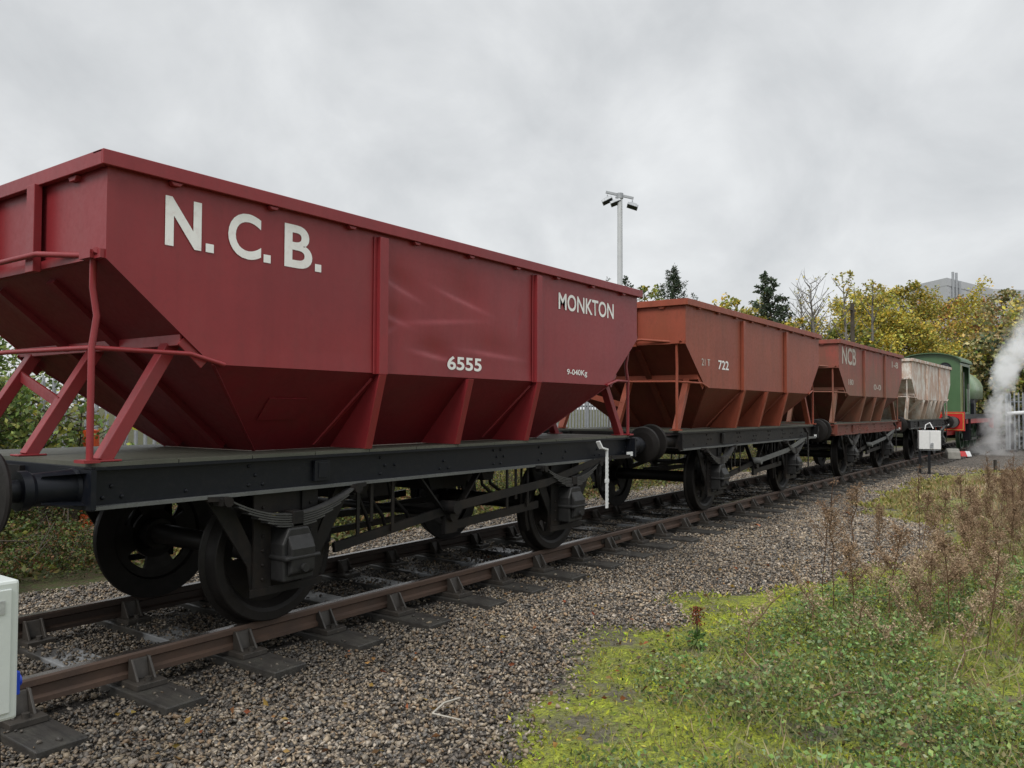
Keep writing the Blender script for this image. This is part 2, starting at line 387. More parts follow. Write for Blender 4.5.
def make_wagon(x, label, body, frame, deck, dents=False, buf=(.6, .6), ribs=3, lower=None, handrails=True, variant=0, zs=1.0, flange=None, gear=None):
    gear = gear or GRIMY; flange = flange or FLANGE
    w = thing('hopper_wagon', label, 'hopper wagon', at(x, 0, 0), hd(x))
    w.scale = (1, 1, zs)
    sy = (-1, 1)
    # ---- frame
    for s in sy:
        mb = MB()
        mb.bx(-FHL + .012, FHL - .012, s * FW, s * (FW - .012), .925, 1.140)
        for (xx, nn) in ((-3.06, 2), (-2.55, 1), (-2.1, 3), (-1.55, 3), (-.9, 3), (-.2, 2), (.55, 3), (1.3, 3), (1.75, 2), (2.4, 2), (3.06, 2)):
            for i in range(nn):
                for q in range(random.choice((1, 2)) if nn > 1 else 1): mb.rivet((xx + q * .11 + (i % 2) * .05, s * FW, .965 + i * .062), (0, s, 0), .0135, .012)
        sb = obj('solebar', mb, frame, w)
        mb = MB(); mb.bx(-FHL + .02, FHL - .02, s * FW, s * (FW + .062), .905, .924); mb.bx(-FHL + .02, FHL - .02, s * FW, s * (FW - .1), .905, .924)
        obj('flange', mb, flange, sb)
        mb = MB(); mb.bx(-FHL + .02, FHL - .02, s * (FW + .001), s * (FW + .045), 1.121, 1.139); obj('upper_flange', mb, frame, sb)
        if s < 0:    # cast plate holder on the solebar
            mb = MB(); mb.bx(-1.57, -1.43, -FW - .004, -FW - .03, .955, 1.1); mb.bx(-1.54, -1.46, -FW - .031, -FW - .036, .975, 1.085); obj('ticket_clip', mb, frame, w, .004)
    for s in (-1, 1):
        mb = MB(); mb.bx(s * FHL, s * (FHL - .014), -1.0, 1.0, .9, 1.14); mb.bx(s * (FHL - .015), s * (FHL - .085), -1.0, 1.0, 1.122, 1.14); mb.bx(s * (FHL - .015), s * (FHL - .085), -1.0, 1.0, .9, .918)
        for yy in (-.96, -.72, -.15, .15, .72, .96):
            for zz in (.945, 1.08): mb.rivet((s * FHL, yy, zz), (s, 0, 0), .015, .012)
        obj('headstock', mb, frame, w, .003)
        # drawgear
        mb = MB(); mb.bx(s * FHL, s * (FHL + .03), -.2, .2, .93, 1.12)
        mb.cyl((s * FHL, 0, 1.02), (s * (FHL + .2), 0, 1.02), .035, 10)
        hk = [(FHL + .18, 1.06), (FHL + .30, 1.06), (FHL + .345, 1.01), (FHL + .33, .95), (FHL + .27, .93), (FHL + .25, .96), (FHL + .285, .985), (FHL + .27, 1.01), (FHL + .18, .99)]
        mb.prism([(s * a, b) for a, b in hk], 1, -.03, .03)
        dh = obj('drawhook', mb, gear, w)
        mb = MB(); lk = []
        for k in range(3):
            cz = .90 - k * .21; cx = s * (FHL + .30)
            pts = [(cx + (.0 if k % 2 else .055 * math.cos(t)), (.055 * math.cos(t) if k % 2 else 0), cz + .13 * math.sin(t)) for t in np.linspace(0, 2 * PI, 13)]
            mb.tube(pts, .02, 6, cap=False)
        obj('coupling_chain', mb, gear, dh)
        for y in (-.863, .863):
            L = buf[0 if s < 0 else 1]
            mb = MB(); o = (s * FHL, y, 1.03); ax = (s, 0, 0)
            mb.bx(s * (FHL + .001), s * (FHL + .03), y - .19, y + .19, .915, 1.13); mb.lathe([(.031, .108), (.05, .10), (L * .55, .088), (L * .60, .105), (L * .70, .105), (L * .70, .06), (L - .05, .055)], o, ax, 24)
            for k in range(4):
                a = PI / 4 + k * PI / 2; yy, zz = math.cos(a), math.sin(a)
                mb.add([(s * (FHL + .03), y + yy * .1, 1.03 + zz * .1), (s * (FHL + .03), y + yy * .2, 1.025 + zz * .125), (s * (FHL + L * .5), y + yy * .105, 1.03 + zz * .105), (s * (FHL + L * .5), y + yy * .085, 1.03 + zz * .085)], [(0, 1, 2, 3)])
            b = obj('buffer', mb, frame, w)
            mb = MB(); mb.lathe([(L - .05, .05), (L - .045, .15), (L - .03, .215), (L - .012, .228), (L - .004, .21), (L, .1), (L, .0005)], o, ax, 32)
            obj('buffer_head', mb, TYRE, b)
    # deck planking
    mb = MB()
    for k in range(12):
        x0 = -FHL + .01 + k * (2 * FHL - .02) / 12; mb.bx(x0, x0 + (2 * FHL - .02) / 12 - .006, -.975, .975, 1.1405, ZD - random.random() * .003)
    obj('deck', mb, deck, w)
    # ---- body
    Z1 = 2.785; zt0 = 2.868; ex = HL - .002
    for s in (-1, 1):
        mb = MB(); mb.bx(s * (ex - .012), s * ex, -HW + .002, HW - .002, ZC, zt0 - .017)
        mb.bx(s * (ex - .002), s * (ex + .028), -HW + .01, HW - .01, ZC + .002, ZC + .05)
        obj('end_sheet', mb, body, w)
    SL = (HL - XB) / (ZC - ZB); xd = HL - (ZC - ZD) * SL; ZI = ZD + .001
    yi = .565
    mb = MB()
    for s in (-1, 1):
        mb.add([(s * ex, -HW + .004, ZC), (s * ex, HW - .004, ZC), (s * (XB - .01), HW - .004, ZB), (s * (XB - .01), -HW + .004, ZB)], [(0, 1, 2, 3)])
        mb.add([(s * (XB - .01), -HW + .004, ZB), (s * (XB - .01), HW - .004, ZB), (s * (xd - .01), yi, ZI), (s * (xd - .01), -yi, ZI)], [(0, 1, 2, 3)])
    for s in sy: mb.add([(-XB + .01, s * (HW - .004), ZB), (XB - .01, s * (HW - .004), ZB), (xd - .01, s * yi, ZI), (-xd + .01, s * yi, ZI)], [(0, 1, 2, 3)])
    # seam edges between slope sheets
    for s in (-1, 1):
        for q in sy: mb.bar((s * (XB - .01), q * (HW - .004), ZB), (s * (xd - .01), q * yi, ZI), .02, .012)
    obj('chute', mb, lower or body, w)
    # beams on the underside of the end slopes and the cross rail
    for s in (-1, 1):
        for yy in (-.36, .36): mb = MB(); mb.bar((s * (HL - .05), yy, ZC - .05), (s * (xd + .06), yy * .75, ZI + .03), .08, .05); obj('slope_beam', mb, lower or body, w)
        zr = 1.87; xr = HL - (ZC - zr) * SL
        mb = MB(); mb.bx(s * (xr + .02), s * (xr + .034), -HW + .03, HW - .03, zr - .03, zr + .055); mb.bx(s * (xr - .03), s * (xr + .0195), -HW + .03, HW - .03, zr - .03, zr - .016)
        for q in sy: mb.bar((s * (xr + .027), q * (HW - .03), zr), (s * (xr - .12), q * (HW - .02), zr - .14), .012, .06)
        obj('slope_rail', mb, body, w, .003)
        # braces
        tops = (xr - .01, zr - .01)
        for yy in (-.9, 0, .9):
            mb = MB(); mb.bar((s * (FHL - .10), yy, ZD), (s * tops[0], yy * .985, tops[1]), .085, .075, (s, 0, .3)); mb.bx(s * (FHL - .02), s * (FHL - .19), yy - .06, yy + .06, ZD + .001, ZD + .012)
            obj('end_brace', mb, body, w, .004)
        mb = MB(); mb.bar((s * 2.87, -.0, 1.50), (s * 2.73, .9, 1.70), .014, .075); obj('cross_tie', mb, body, w)
        # end posts
        for yy in (-.34, .34):
            mb = MB(); mb.bx(s * (ex + .029), s * (ex + .075), yy - .05, yy + .05, ZC - .015, Z1 + .005); mb.bx(s * (ex + .001), s * (ex + .028), yy + .02, yy + .075, ZC + .052, Z1 + .005)
            obj('end_post', mb, body, w, .003)
        # hand rails and pipe
        if handrails:
            mb = MB(); px = s * (FHL - .005); yn = -.96
            mb.tube([(s * (ex + .03), -1.04, ZC + .045), (px + s * .0, yn, ZC + .02), (px, yn + .0, ZC - .15), (px - s * .03, yn + .01, 1.98), (px, yn, 1.80), (px, yn, 1.5), (px, yn, ZD + .01)], .019, 8)
            mb.bx(px - .045, px + .03, yn - .05, yn + .07, ZC + .005, ZC + .05)
            mb.tube([(px + s * .02, .95, 1.80), (px + s * .03, 0, 1.81), (px, yn, 1.80)], .015, 8); mb.tube([(px, yn, 1.80), (s * (XB + .15), -HW - .01, 1.79), (s * (XB - .08), -HW - .012, 1.735)], .014, 8)
            mb.tube([(px, yn + .05, ZC + .03), (s * (ex + .10), -.5, ZC + .07), (s * (ex + .10), .98, ZC + .07)], .017, 8)
            mb.bx(px - .06, px + .03, yn - .06, yn + .05, ZD + .001, ZD + .018)
            obj('hand_rail', mb, body, w)
    # side panels
    for s in sy:
        nx, nz = (420, 72) if dents and s < 0 else (158, 32); xs = np.linspace(-HL, HL, nx)
        V = []; zb = np.where(np.abs(xs) < XB, ZB, ZB + (np.abs(xs) - XB) / SL)
        tt = np.linspace(0, 1, nz)
        X2, T2 = np.meshgrid(xs, tt, indexing='ij'); Zm = zb[:, None] + T2 * (zt0 - .018 - zb[:, None])
        d = fbm(X2 * 1.7 + x * 3, Zm * 2.2 + s * 7, 2) * .006 - .001
        wgt = np.clip((Zm - ZB) * 8, 0, 1) * np.clip((Z1 - Zm) * 6, 0, 1); d = d * wgt
        if dents and s < 0: d = d + creases(X2, Zm) * wgt * np.clip((1.04 - np.abs(X2 - -.02)) * 12, 0, 1)
        V = np.stack([X2, s * (HW - d), Zm], -1).reshape(-1, 3)
        idx = np.arange(nx * nz).reshape(nx, nz)
        F = np.stack([idx[:-1, :-1], idx[1:, :-1], idx[1:, 1:], idx[:-1, 1:]], -1).reshape(-1, 4)
        if s > 0: F = F[:, ::-1]
        npmesh('side_sheet', V, F, body, None, w, True)
        for xx in (-1.06, 1.03):
            mb = MB(); mb.bx(xx - .045, xx + .045, s * (HW + .004), s * (HW + .045), ZB - .01, Z1 - .03); mb.bx(xx - .075, xx - .0455, s * (HW + .004), s * (HW + .012), ZB - .01, Z1 - .03)
            obj('side_post', mb, body, w, .003)
        gx = (-1.07, -.02, 1.02) if ribs == 3 else tuple(np.linspace(-1.55, 1.55, ribs))
        for xx in gx:
            mb = MB(); yo0 = s * (HW + .04); yo1 = s * .975; zt = ZB - .012
            mb.prism([(yo0, zt), (yo1, ZD + .002), (s * (yi - .01), ZD + .002), (s * (HW - .03), zt)], 0, xx - .007, xx + .007)
            mb.bar((xx - .0, yo0 + s * .005, zt), (xx, yo1 + s * .005, ZD + .003), .07, .012, (0, s, .1))
            if xx != gx[len(gx) // 2]: mb.bar((xx - .18, s * (yi + .02), ZD + .03), (xx - .02, s * (HW - .04), zt - .03), .05, .02)
            obj('gusset', mb, body, w)
        # small hatch plate on the lower slope
        if dents and s < 0:
            def ps(a, b):   # point on the side slope: a along x, b height 0..1
                return Vector((a, -(yi + (HW - .004 - yi) * b) - .004, ZI + (ZB - ZI) * b))
            mb = MB()
            q = [ps(-1.92, .40), ps(-1.6, .40), ps(-1.6, .66), ps(-1.92, .66)]; nrm = Vector((0, -(ZB - ZI), (HW - yi))).normalized() * -.008
            nrm = Vector((0, -.74, -.67)) * .008
            mb.add([a for a in q] + [a + nrm for a in q], [(0, 1, 2, 3), (4, 5, 6, 7), (0, 1, 5, 4), (1, 2, 6, 5), (2, 3, 7, 6), (3, 0, 4, 7)]); obj('patch_plate', mb, lower or body, w)
    # rim
    mb = MB(); ro = .052; zt = zt0
    for s in sy:
        mb.bx(-HL - ro, HL + ro, s * (HW + ro), s * (HW + ro - .014), Z1, zt); mb.bx(-HL - ro, HL + ro, s * (HW + ro - .015), s * (HW - .06), zt - .016, zt)
    for s in (-1, 1):
        mb.bx(s * (HL + ro), s * (HL + ro - .014), -HW - ro + .0145, HW + ro - .0145, Z1, zt - .0005); mb.bx(s * (HL + ro - .015), s * (HL - .06), -HW - ro + .06, HW + ro - .06, zt - .0165, zt - .0005)
    for s in sy: mb.bx(-HL - ro + .015, HL + ro - .015, s * (HW + ro - .0155), s * (HW + .004), Z1 + .004, Z1 + .014)
    for s in (-1, 1): mb.bx(s * (HL + ro - .0155), s * (HL + .004), -HW - ro + .06, HW + ro - .06, Z1 + .0045, Z1 + .0145)
    for s in sy:
        for xx in np.linspace(-2.75, 2.75, 9):
            if min(abs(xx + 1.06), abs(xx - 1.03)) > .12: mb.prism([(xx - .04, Z1 - .001), (xx + .04, Z1 - .001), (xx + .022, Z1 - .024), (xx - .022, Z1 - .024)], 1, s * (HW + .003), s * (HW + .04))
    for s in (-1, 1):
        for yy in (-.75, .75): mb.prism([(yy - .05, Z1 - .001), (yy + .05, Z1 - .001), (yy + .03, Z1 - .03), (yy - .03, Z1 - .03)], 0, s * (HL - .005), s * (HL + .03))
    obj('top_rim', mb, body, w, .004)
    # ---- running gear
    for ax in (-1.775, 1.815):
        mb = MB(); mb.lathe([(-1.06, .055), (-.80, .06), (-.79, .085), (-.3, .08), (0, .072), (.3, .08), (.79, .085), (.80, .06), (1.06, .055)], (ax, 0, .462), (0, 1, 0), 16)
        a = obj('axle', mb, gear, w)
        for s in sy:
            wm = wheel_mb(s * .72, s); wm.v = [(p[0] + ax, p[1], p[2]) for p in wm.v]
            th = random.random() * 1.5
            wm.v = [(ax + (p[0] - ax) * math.cos(th) - (p[2] - .462) * math.sin(th), p[1], .462 + (p[0] - ax) * math.sin(th) + (p[2] - .462) * math.cos(th)) for p in wm.v]
            obj('wheel', wm, TYRE, a)
        for s in sy:
            # W-iron
            mb = MB(); y0, y1 = s * .895, s * .912
            mb.prism([(ax - .62, .905), (ax - .46, .905), (ax - .20, .42), (ax - .20, .25), (ax - .27, .25), (ax - .30, .42)], 1, y0, y1)
            mb.prism([(ax + .46, .905), (ax + .62, .905), (ax + .30, .42), (ax + .27, .25), (ax + .20, .25), (ax + .20, .42)], 1, y0, y1)
            mb.bx(ax - .27, ax - .13, y0 + s * .018, y1 + s * .016, .26, .9049); mb.bx(ax + .13, ax + .27, y0 + s * .018, y1 + s * .016, .26, .9049)
            mb.bx(ax - .30, ax + .30, y0 + s * .0365, y1 + s * .032, .225, .275)
            mb.bx(ax - .2, ax + .2, y0, y1, .76, .9045)
            for q in (-.2, .2):
                for k in range(6): mb.rivet((ax + q, s * .930, .33 + k * .095), (0, s, 0), .012, .012)
            obj('axle_guard', mb, gear, w)
            # axlebox
            mb = MB(); bxx = .125
            mb.prism([(ax - bxx, .31), (ax + bxx, .31), (ax + bxx + .01, .56), (ax + .08, .665), (ax - .08, .665), (ax - bxx - .01, .56)], 1, s * .86, s * 1.06)
            mb.prism([(s * 1.0605, .34), (s * 1.105, .37), (s * 1.115, .53), (s * 1.0605, .62)], 0, ax - .1, ax + .1)
            mb.bx(ax - .145, ax + .145, s * .9, s * 1.115, .455, .487)
            mb.cyl((ax, s * 1.09, .40), (ax, s * 1.135, .40), .028, 10)
            mb.bx(ax - .05, ax + .05, s * .95, s * 1.05, .662, .70)
            obj('axlebox', mb, CAST, w, .012)
            # leaf spring
            mb = MB(); yl = s * 1.0; nl = 6
            for k in range(nl):
                hl = .54 - k * .075; pts = [(ax + u * hl, yl, .752 - k * .0155 + .142 * (u * hl / .54) ** 2) for u in np.linspace(-1, 1, 15)]
                for i in range(14): mb.bar(pts[i], pts[i + 1], .08, .0105)
            sp = obj('leaf_spring', mb, SPRING, w)
            mb = MB(); mb.bx(ax - .045, ax + .045, yl - .05, yl + .05, .645, .775); obj('spring_buckle', mb, gear, sp, .006)
            for q in (-1, 1):
                mb = MB(); mb.bx(ax + q * .56 - .035, ax + q * .56 + .035, yl - .045, yl + .045, .86, .904); mb.cyl((ax + q * .545, yl - .055, .882), (ax + q * .545, yl + .058, .882), .033, 10)
                mb.bar((ax + q * .56, yl, .9), (ax + q * .66, yl - s * .02, .905), .06, .03)
                obj('spring_hanger', mb, gear, sp)
            # brake shoes
            for q in ((1,) if ax < 0 else (-1,)):
                pts = [(ax + q * (.485 + .012) * math.cos(t), s * .735, .462 + .497 * math.sin(t)) for t in np.linspace(-.45, .45, 7)]
                mb = MB()
                for i in range(6): mb.bar(pts[i], pts[i + 1], .075, .045, (q, 0, 0))
                mb.bar((ax + q * .53, s * .735, .47), (ax + q * .56, s * .76, .905), .02, .05); obj('brake_block', mb, gear, w)
    for s in sy:
        y = s * .90
        mb = MB(); mb.bar((-.42, y, .905), (-.02, y, .50), .016, .06, (0, 1, 0)); mb.bar((.38, y, .905), (-.02, y, .50), .016, .06, (0, 1, 0)); mb.cyl((-.02, y - .06, .56), (-.02, y + .06, .56), .06, 12); mb.bx(-.1, .06, y - .02, y + .02, .40, .62); obj('v_hanger', mb, gear, w)
        for a, b in (((-1.33, y, .45), (-.05, y, .60)), ((.02, y, .46), (1.33, y, .52))): mb = MB(); mb.bar(a, b, .03, .072, (0, 0, 1)); obj('push_rod', mb, gear, w)
        for xx in (-1.12, -.98, -.75, .78, .92, 1.12):
            mb = MB(); mb.bar((xx, y + s * .03, .905), (xx, y + s * .03, .36 + .25 * abs(math.sin(xx * 5))), .03, .012, (0, 1, 0)); obj('safety_hanger', mb, gear, w)
        yl = s * 1.015
        mb = MB(); mb.bar((-.08, yl, .64), (1.35, yl, .745), .014, .075); mb.bar((1.34, yl, .745), (2.22, yl + s * .02, .90), .014, .07); mb.bar((2.21, yl + s * .02, .899), (2.62, yl + s * .02, .93), .014, .055); mb.bar((2.6, yl + s * .02, .93), (3.05, yl + s * .02, .925), .02, .04)
        mb.cyl((-.08, yl - s * .15, .63), (-.08, yl + s * .03, .63), .055, 14)
        obj('brake_lever', mb, gear if s > 0 or variant == 0 else FLANGE, w)
        mb = MB(); yg = yl + s * .02; xg = 2.47
        mb.bx(xg - .02, xg + .02, yg + s * .012, yg + s * .03, .38, 1.03)
        for k in range(12): mb.bx(xg + .021, xg + .026, yg + s * .012, yg + s * .03, .42 + k * .045, .445 + k * .045)
        mb.bar((xg, yg + s * .021, 1.025), (xg - .13, yg + s * .021, 1.05), .02, .045, (0, 1, 0)); mb.bar((xg - .12, yg + s * .021, 1.04), (xg - .16, yg + s * .0, 1.12), .02, .05, (0, 1, 0)); mb.bx(xg - .03, xg + .035, yg + s * .01, yg + s * .031, .66, .70)
        obj('brake_lever_guide', mb, WHITE if (variant == 0 and s < 0) else gear, w, .003)
        if s < 0:
            mb = MB(); mb.bx(3.0, 3.13, -1.035, -1.02, .925, .975); obj('end_mark', mb, WHITE, w)
    mb = MB(); mb.cyl((-.02, -.95, .56), (-.02, .95, .56), .035, 12); mb.bar((-1.3, .45, .5), (1.3, -.45, .55), .05, .06)
    for yy in (-.35, .35): mb.bar((-1.25, yy, .46), (1.25, yy, .52), .04, .05)
    obj('cross_shaft', mb, gear, w)
    # hopper doors and gear hanging between the frames
    for yy in (-.5, .5): mb = MB(); mb.bx(-2.8, 2.8, yy - .04, yy + .04, .93, 1.13); obj('longitudinal', mb, gear, w)
    for xx in (-1.0, 0, 1.0): mb = MB(); mb.bx(xx - .04, xx + .04, -.92, .92, .95, 1.12); obj('cross_member', mb, gear, w)
    for xx in (-.5, .5): mb = MB(); mb.prism([(xx - .42, 1.13), (xx + .42, 1.13), (xx + .25, .72), (xx - .25, .72)], 1, -.45, .45); obj('discharge_door', mb, gear, w)
    for k, xx in enumerate((-.95, -.83, -.6, .62, .75)):
        mb = MB(); mb.tube([(xx, -.72, .93), (xx + .02, -.74, .76), (xx + .1 + .05 * k, -.75, .6), (xx + .16 + .04 * k, -.73, .47 + .04 * k)], .016, 6)
        obj('door_cable', mb, gear, w)
    for k, xx in enumerate((-.98, .66)): mb = MB(); mb.prism([(xx - .09, .904), (xx + .13, .904), (xx + .09, .80), (xx - .04, .80)], 1, -.78, -.66); obj('door_bracket', mb, gear, w)
    return w

def dot(w, x): mb = MB(); mb.bx(x, x + .055, yL - .0012, yL - .0002, 2.415, 2.467); obj('lettering', mb, LETTER, w)
yL = -HW - .0018
w1 = make_wagon(5.39, 'nearest hopper wagon, glossy maroon body with large white N.C.B. and MONKTON', MAROON, BLACK, DECK, True, (.46, .60), lower=MAROON_SHADE)
yL = -HW - .0018
text(w1, 'N', -2.80, 2.415, .235, .29, yL - .0008, LETTER, .035); dot(w1, -2.535)
text(w1, 'C', -2.38, 2.415, .245, .29, yL - .0008, LETTER, .022); dot(w1, -2.115)
text(w1, 'B', -1.95, 2.415, .235, .29, yL - .0008, LETTER, .022); dot(w1, -1.69)
text(w1, 'MONKTON', 1.43, 2.475, 1.14, .17, yL - .0008, LETTER, .016)
text(w1, '6555', -.28, 1.795, .46, .115, yL - .001, LETTER, .025)
text(w1, '9-040Kg', 1.59, 1.805, .40, .075, yL - .0008, LETTER, .012)
w2 = make_wagon(13.06, 'second hopper wagon, plain red oxide body numbered 722', OXIDE, GRIMY, DECK, False, (.58, .6), lower=OXIDE_SHADE, zs=1.022, variant=1)
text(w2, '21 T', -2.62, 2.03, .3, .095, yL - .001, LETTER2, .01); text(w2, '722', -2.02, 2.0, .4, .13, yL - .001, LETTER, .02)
w3 = make_wagon(20.82, 'third hopper wagon, mottled weathered red body and red solebar lettered NCB', WEATHER, WEATHERF, DECK, False, lower=WEATHER_SHADE, zs=1.03, variant=1, flange=WEATHERF)
text(w3, 'NCB', -2.9, 2.38, 1.15, .36, yL - .001, LETTER2, .02); text(w3, '180', -2.4, 1.96, .42, .12, yL - .001, LETTER2, .02); text(w3, '0-0', -.1, 1.9, .75, .13, yL - .001, LETTER2, .02)
text(w3, '1-8', 1.9, 2.5, .75, .16, yL - .001, LETTER2, .02)
text(w3, 'INTERNAL', -1.5, .985, 1.5, .1, -FW - .006, OXIDE, .01)
w4 = make_wagon(28.4, 'rearmost hopper wagon in view, pale off-white paint streaked with rust, next to the engine', PALE, GRIMY, DECK, False, ribs=6, lower=PALE, zs=1.03, variant=1)

# ------------------------------------------------------------------ saddle tank engine
def make_loco(x):
    L = thing('tank_engine', 'green saddle tank steam engine with red buffer beam coupled beyond the wagons', 'steam engine', at(x, 0, 0), hd(x))
    P = lambda n, m, mat, par=L, b=0: obj(n, m, mat, par, b)
    mb = MB(); mb.bx(0, .07, -1.2, 1.2, .72, 1.42); bb = P('buffer_beam', mb, REDB, b=.006)
    mb = MB(); mb.bx(-.004, -.001, -1.16, -1.14, .76, 1.38); mb.bx(-.004, -.001, -1.139, 1.16, 1.36, 1.38); mb.bx(-.004, -.001, -1.139, 1.16, .76, .78); P('lining', mb, LINING, bb)
    mb = MB(); mb.bx(7.3, 7.37, -1.2, 1.2, .72, 1.3); P('buffer_beam', mb, REDB)
    for s, x0 in ((-1, 0), (1, 7.37)):
        for y in (-.863, .863):
            mb = MB(); o = (x0, y, 1.05); ax = (s, 0, 0); mb.lathe([(.001, .18), (.05, .16), (.3, .11), (.32, .06), (.47, .055)], o, ax, 20); b = P('buffer', mb, BLACK)
            mb = MB(); mb.lathe([(.46, .05), (.47, .2), (.49, .21), (.50, .1), (.5, .0005)], o, ax, 24); P('buffer_head', mb, STEEL, b)
    mb = MB(); mb.bx(.075, 7.295, -1.18, 1.18, 1.28, 1.33); mb.bx(.075, 7.295, -1.18, -1.16, 1.16, 1.279); mb.bx(.075, 7.295, 1.16, 1.18, 1.16, 1.279); P('running_plate', mb, BLACK)
    mb = MB()
    for s in (-1, 1): mb.bx(.075, 7.29, s * .58, s * .61, .55, 1.275)
    P('frame', mb, REDB)
    for s in (-1, 1): mb = MB(); mb.bx(.9, 6.9, s * 1.1, s * 1.12, .98, 1.158); P('valance', mb, REDB)
    mb = MB(); mb.bx(.385, 2.46, -.98, .98, 1.335, 1.4); mb.bx(2.3, 2.46, -.7, .7, 1.41, 2.9); P('footplate', mb, BLACK)
    # bunker + cab
    mb = MB(); mb.bx(.35, .38, -1.02, 1.02, 1.335, 3.28)
    mb.add([(.35, 1.02 * math.cos(t), 3.28 + .34 * math.sin(t)) for t in np.linspace(0, PI, 15)], [tuple(range(15))]); P('rear_sheet', mb, LOCO)
    for y in (-.52, .52):
        mb = MB(); mb.lathe([(-.02, .17), (-.02, .215), (.0, .215)], (.345, y, 3.05), (1, 0, 0), 24); f = P('spectacle_frame', mb, BLACK)
        mb = MB(); mb.lathe([(0, .17), (0, .0005)], (.338, y, 3.05), (1, 0, 0), 24); P('window_pane', mb, GLASS, f)
    for s in (-1, 1):
        y0, y1 = s * 1.02, s * .995
        mb = MB(); mb.bx(.381, .80, y0, y1, 1.335, 3.275); mb.bx(.801, 1.75, y0, y1, 1.335, 1.40); mb.bx(1.751, 2.5, y0, y1, 1.335, 2.3); mb.bx(2.3, 2.5, y0, y1, 2.301, 3.275); mb.bx(.801, 2.299, y0, y1, 3.14, 3.275); sd = P('cab_side', mb, LOCO)
        mb = MB(); yo = y0 + s * .004
        mb.bx(.42, .45, y0, yo, 1.42, 3.15); mb.bx(.74, .765, y0, yo, 1.42, 3.15); mb.bx(.4505, .7395, y0, yo, 3.12, 3.15); P('lining', mb, LINING, sd)
        for hx, hz in ((.80, 2.9), (1.78, 2.5)): mb = MB(); mb.cyl((hx, y0 + s * .04, 1.4), (hx, y0 + s * .04, hz), .02, 8); P('hand_rail', mb, STEEL)
    mb = MB(); mb.bx(2.47, 2.5, -.99, .99, 1.335, 3.28); P('front_sheet', mb, LOCO)
    mb = MB(); arc = [(1.1 * math.cos(t), 3.27 + .37 * math.sin(t)) for t in np.linspace(0, PI, 19)]; inn = [(1.06 * math.cos(t), 3.25 + .355 * math.sin(t)) for t in np.linspace(PI, 0, 19)]
    n = len(arc)
    v = [(xx, *q) for xx in (.2, 2.65) for q in arc + inn]; m = 2 * n
    mb.add(v, [(i, i + 1, m + i + 1, m + i) for i in range(n - 1)] + [(n + i, n + i + 1, m + n + i + 1, m + n + i) for i in range(n - 1)] + [(i, i + 1, m - 2 - i, m - 1 - i) for i in range(n - 1)] + [(m + i, m + i + 1, 2 * m - 2 - i, 2 * m - 1 - i) for i in range(n - 1)] + [(0, m, 2 * m - 1, m - 1), (n - 1, n, m + n, m + n - 1)])
    P('cab_roof', mb, ROOFG)
    # boiler, smokebox, saddle tank
    mb = MB(); mb.lathe([(0, .0005), (0, .62), (3.6, .62), (3.6, .68), (4.6, .68), (4.6, .0005)], (2.5, 0, 2.12), (1, 0, 0), 32); P('boiler', mb, BLACK)
    prof = [(-.98, 1.95)] + [(1.0 * math.cos(t), 2.35 + .80 * math.sin(t)) for t in np.linspace(PI, 0, 19)] + [(.98, 1.95)]
    mb = MB(); secs = [(2.55, .93), (2.62, 1), (6.0, 1), (6.12, .95), (6.2, .82)]
    n = len(prof); v = [(xx, q[0] * k, 2.3 + (q[1] - 2.3) * k) for xx, k in secs for q in prof]
    mb.add(v, [(i * n + j, i * n + (j + 1) % n, (i + 1) * n + (j + 1) % n, (i + 1) * n + j) for i in range(len(secs) - 1) for j in range(n)], True); mb.add(v[:n], [tuple(range(n))]); mb.add(v[-n:], [tuple(range(n))])
    st = P('saddle_tank', mb, LOCOW)
    mb = MB()
    for xx in (2.75, 4.3, 5.85): mb.add([(xx + d, q[0] * 1.006, 2.3 + (q[1] - 2.3) * 1.006) for d in (0, .03) for q in prof[1:-1]], [(i, i + 1, n - 2 + i + 1, n - 2 + i) for i in range(n - 3)])
    P('tank_band', mb, LINING, st)
    mb = MB(); mb.lathe([(0, .2), (.12, .2), (.16, .12), (.17, .0005)], (4.4, 0, 3.13), (0, 0, 1), 20); P('filler_lid', mb, LOCO, st)
    mb = MB(); mb.lathe([(0, .26), (.1, .19), (.55, .17), (.6, .23), (.68, .23), (.68, .15)], (6.65, 0, 2.78), (0, 0, 1), 24); P('chimney', mb, BLACK)
    mb = MB(); mb.lathe([(0, .2), (.25, .19), (.4, .12), (.44, .0005)], (3.1, 0, 3.1), (0, 0, 1), 20); P('dome', mb, LOCOW)
    # wheels with spokes
    for xx in (1.9, 3.45, 5.0):
        mb = MB(); mb.cyl((xx, -.7, .48), (xx, .7, .48), .08, 12); a = P('axle', mb, BLACK)
        for s in (-1, 1):
            mb = MB(); mb.lathe([(-.065, .43), (-.065, .53), (-.03, .495), (.065, .48), (.065, .42), (-.03, .42)], (xx, s * .735, .48), (0, s, 0), 40)
            mb.lathe([(-.06, .12), (.08, .12), (.1, .0005)], (xx, s * .735, .48), (0, s, 0), 20)
            for k in range(12):
                t = k * PI / 6; mb.bar((xx + .1 * math.cos(t), s * .735, .48 + .1 * math.sin(t)), (xx + .44 * math.cos(t), s * .735, .48 + .44 * math.sin(t)), .045, .05, (0, 1, 0))
            mb.cyl((xx, s * .78, .34), (xx, s * .93, .34), .05, 10)
            P('wheel', mb, LOCOD, a)
